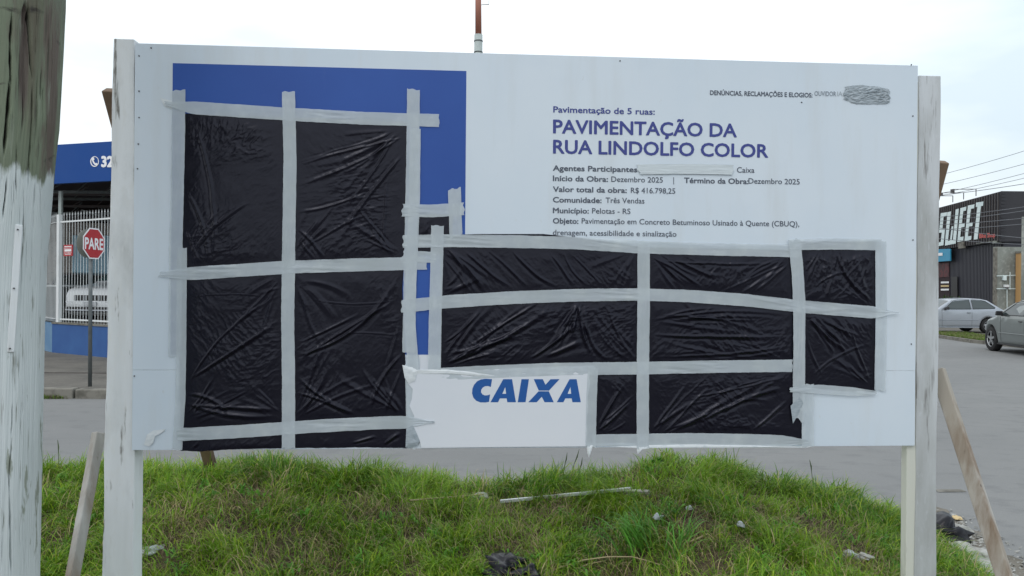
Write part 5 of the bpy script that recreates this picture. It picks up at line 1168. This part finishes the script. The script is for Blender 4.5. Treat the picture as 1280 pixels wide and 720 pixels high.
stem([(678, 719, .01), (700, 709, .03), (730, 700, .05), (760, 696, .06), (790, 696, .06), (810, 701, .04), (825, 706, .02)], .0035, 'long arching dry stalk lying across the bottom of the grass')
stem([(719, 712, .02), (735, 705, .03), (757, 701, .03)], .003, 'short pale stalk just under the long arching one')
stem([(846, 684, .01), (865, 676, .03), (885, 667, .03)], .004, 'straight dry stalk right of the broad bladed tuft')
stem([(982, 710, .01), (990, 715, .01), (996, 720, .01)], .003, 'small dry stalk in the grass near the bottom right')
def lump(px, py, r, m, name, label, cat, sq=.5, n=3, jag=.35, depth=None, z=.0, kind=None, pos=None):
    p = pos if pos is not None else on_mound(px, py); bm = bmesh.new(); bmesh.ops.create_icosphere(bm, subdivisions=n, radius=1)
    sd = random.uniform(0, 90); rx, ry = r * random.uniform(.85, 1.2), r * random.uniform(.7, 1.1)
    for v in bm.verts:
        c = v.co; k = 1 + jag * (float(fbm(np.array([c.x * 1.7 + sd]), np.array([c.y * 1.7 + c.z * 2.3 + sd]), 91, 3)[0]) - .5) * 2
        v.co = Vector((c.x * k * rx, c.y * k * ry, max(c.z * k * r * sq, -r * .15)))
    me = bpy.data.meshes.new(name); bm.to_mesh(me); bm.free(); me.materials.append(m); o = bpy.data.objects.new(name, me); C.objects.link(o); o.location = p + Vector((0, 0, z)); o.rotation_euler = (0, 0, random.uniform(0, 6))
    if n > 2 and m is not MT['chunk']: me.shade_smooth()
    return tag(o, label, cat, kind=kind)
lump(601, 628, .045, MT['chunk'], 'stone', 'flat grey stone left of the white strip in the grass', 'stone', .45, z=.03)
lump(184, 690, .05, MT['litter'], 'crumpled_paper', 'crumpled white litter in the grass beside the left post', 'litter', .35, jag=1.0, z=.0)
lump(1062, 696, .032, MT['litter'], 'crumpled_paper', 'crumpled white litter on the right part of the bank', 'litter', .4, jag=1.0, z=.01)
lump(1080, 702, .035, MT['chunk'], 'stone', 'grey lump right of the crumpled litter on the bank', 'stone', .35, jag=.7, z=.02)
lump(926, 668, .02, MT['litter'], 'paper_scrap', 'small white scrap in the grass right of the broad bladed tuft', 'litter', .7, jag=.9, z=.04)
lump(823, 664, .020, MT['litter'], 'paper_scrap', 'tiny white scrap inside the broad bladed green tuft', 'litter', .9, jag=.9, z=.06)
lump(861, 644, .016, MT['litter'], 'paper_scrap', 'small pale scrap on the bank below the centre tape strip', 'litter', .7, jag=.9, z=.03)
lump(967, 668, .045, MT['carton'], 'cardboard_scrap', 'torn tan scrap in a bare patch of the bank', 'litter', .3, jag=.8, z=.01)
lump(633, 720, .10, MT['bag'], 'plastic_bag', 'crumpled black plastic bag at the bottom edge of the grass', 'plastic bag', .5, n=4, jag=1.1, z=.03)
lump(660, 728, .09, MT['bag'], 'plastic_bag', 'second crumpled black bag piece, lowest at the bottom edge', 'plastic bag', .4, n=4, jag=1.1, z=.02)
# roadside rubble at the foot of the bank
def road_at(px, py, z=0): return G0(px, py, z)
for (px, py, r, m2, nm, lb, ct, sq) in [
    (1184, 671, .13, 'bag', 'plastic_bag', 'black plastic bag on the roadside between right post and brace', 'plastic bag', .7),
    (1189, 700, .15, 'bag', 'plastic_bag', 'flattened black bag below the other roadside bag', 'plastic bag', .35),
    (1196, 651, .032, 'carton', 'cardboard_scrap', 'yellowish scrap lying at the road edge behind the right post', 'litter', .4),
    (1222, 698, .12, 'chunk', 'concrete_chunk', 'largest broken concrete slab on the rubble strip', 'concrete chunk', .3),
    (1206, 690, .09, 'chunk', 'concrete_chunk', 'broken concrete piece right of the flattened black bag', 'concrete chunk', .35),
    (1228, 716, .14, 'chunk', 'concrete_chunk', 'lowest broken concrete slab beside the foot of the right brace', 'concrete chunk', .3),
    (1198, 667, .08, 'chunk', 'concrete_chunk', 'upper broken concrete piece touching the roadside bag', 'concrete chunk', .4),
    (1236, 703, .09, 'chunk', 'concrete_chunk', 'small broken slab seen against the right brace', 'concrete chunk', .35)]:
    lump(px, py, r, MT[m2], nm, lb, ct, sq, n=3, jag=.6 if m2 == 'chunk' else 1.0, pos=road_at(px, py) + Vector((0, 0, .02)))
mb = MB(); a = road_at(1203, 704, .12); c = road_at(1224, 716, .12); mb.beam(a, c, .03, .02); tag(mb.build('wood_scrap', MT['white'], loc=tuple(a)), 'pale strip of wood edging the rubble at the right', 'wood scrap')
mb = MB()
for k in range(900):
    t = random.random(); e0 = Vector(road_at(1165, 640)).lerp(Vector(road_at(1275, 722)), t); p = e0 + Vector((random.gauss(0, .16) - .08, random.gauss(0, .14), 0)); r = random.uniform(.006, .026)
    if p.x < 2.2: continue
    vs = [p + Vector((random.uniform(-1, 1), random.uniform(-1, 1), random.uniform(.1, .9))) * r for _ in range(4)]; mb.add(vs, [(0, 1, 2), (0, 2, 3), (0, 3, 1), (1, 3, 2)])
tag(mb.build('gravel', MT['chunk']), kind='stuff')
def dirt(x, y): return 0
e0, e1 = road_at(1150, 628), road_at(1290, 728)
mb = MB(); n = 30; vs = []
for k in range(n + 1):
    t = k / n; p = e0.lerp(e1, t); w1 = .30 + .10 * math.sin(k * 1.3) + .05 * math.sin(k * 3.7)
    nrm = Vector((.75, .66, 0)); vs += [p - nrm * .6 + Vector((0, 0, .004)), p + nrm * w1 * .5 + Vector((0, 0, .004))]
mb.add(vs, [(2 * k, 2 * k + 1, 2 * k + 3, 2 * k + 2) for k in range(n)]); tag(mb.build('dirt_strip', MT['soil_pale'] if 'soil_pale' in MT else MT['earth']), kind='structure')
# painted remains on the road
mb = MB(); a = road_at(1173, 615, .004); mb.add([a, a + Vector((.25, .02, 0)), a + Vector((.24, .10, 0)), a + Vector((.02, .09, 0))], [(0, 1, 2, 3)]); tag(mb.build('road_paint', MT['kerb']), kind='structure')
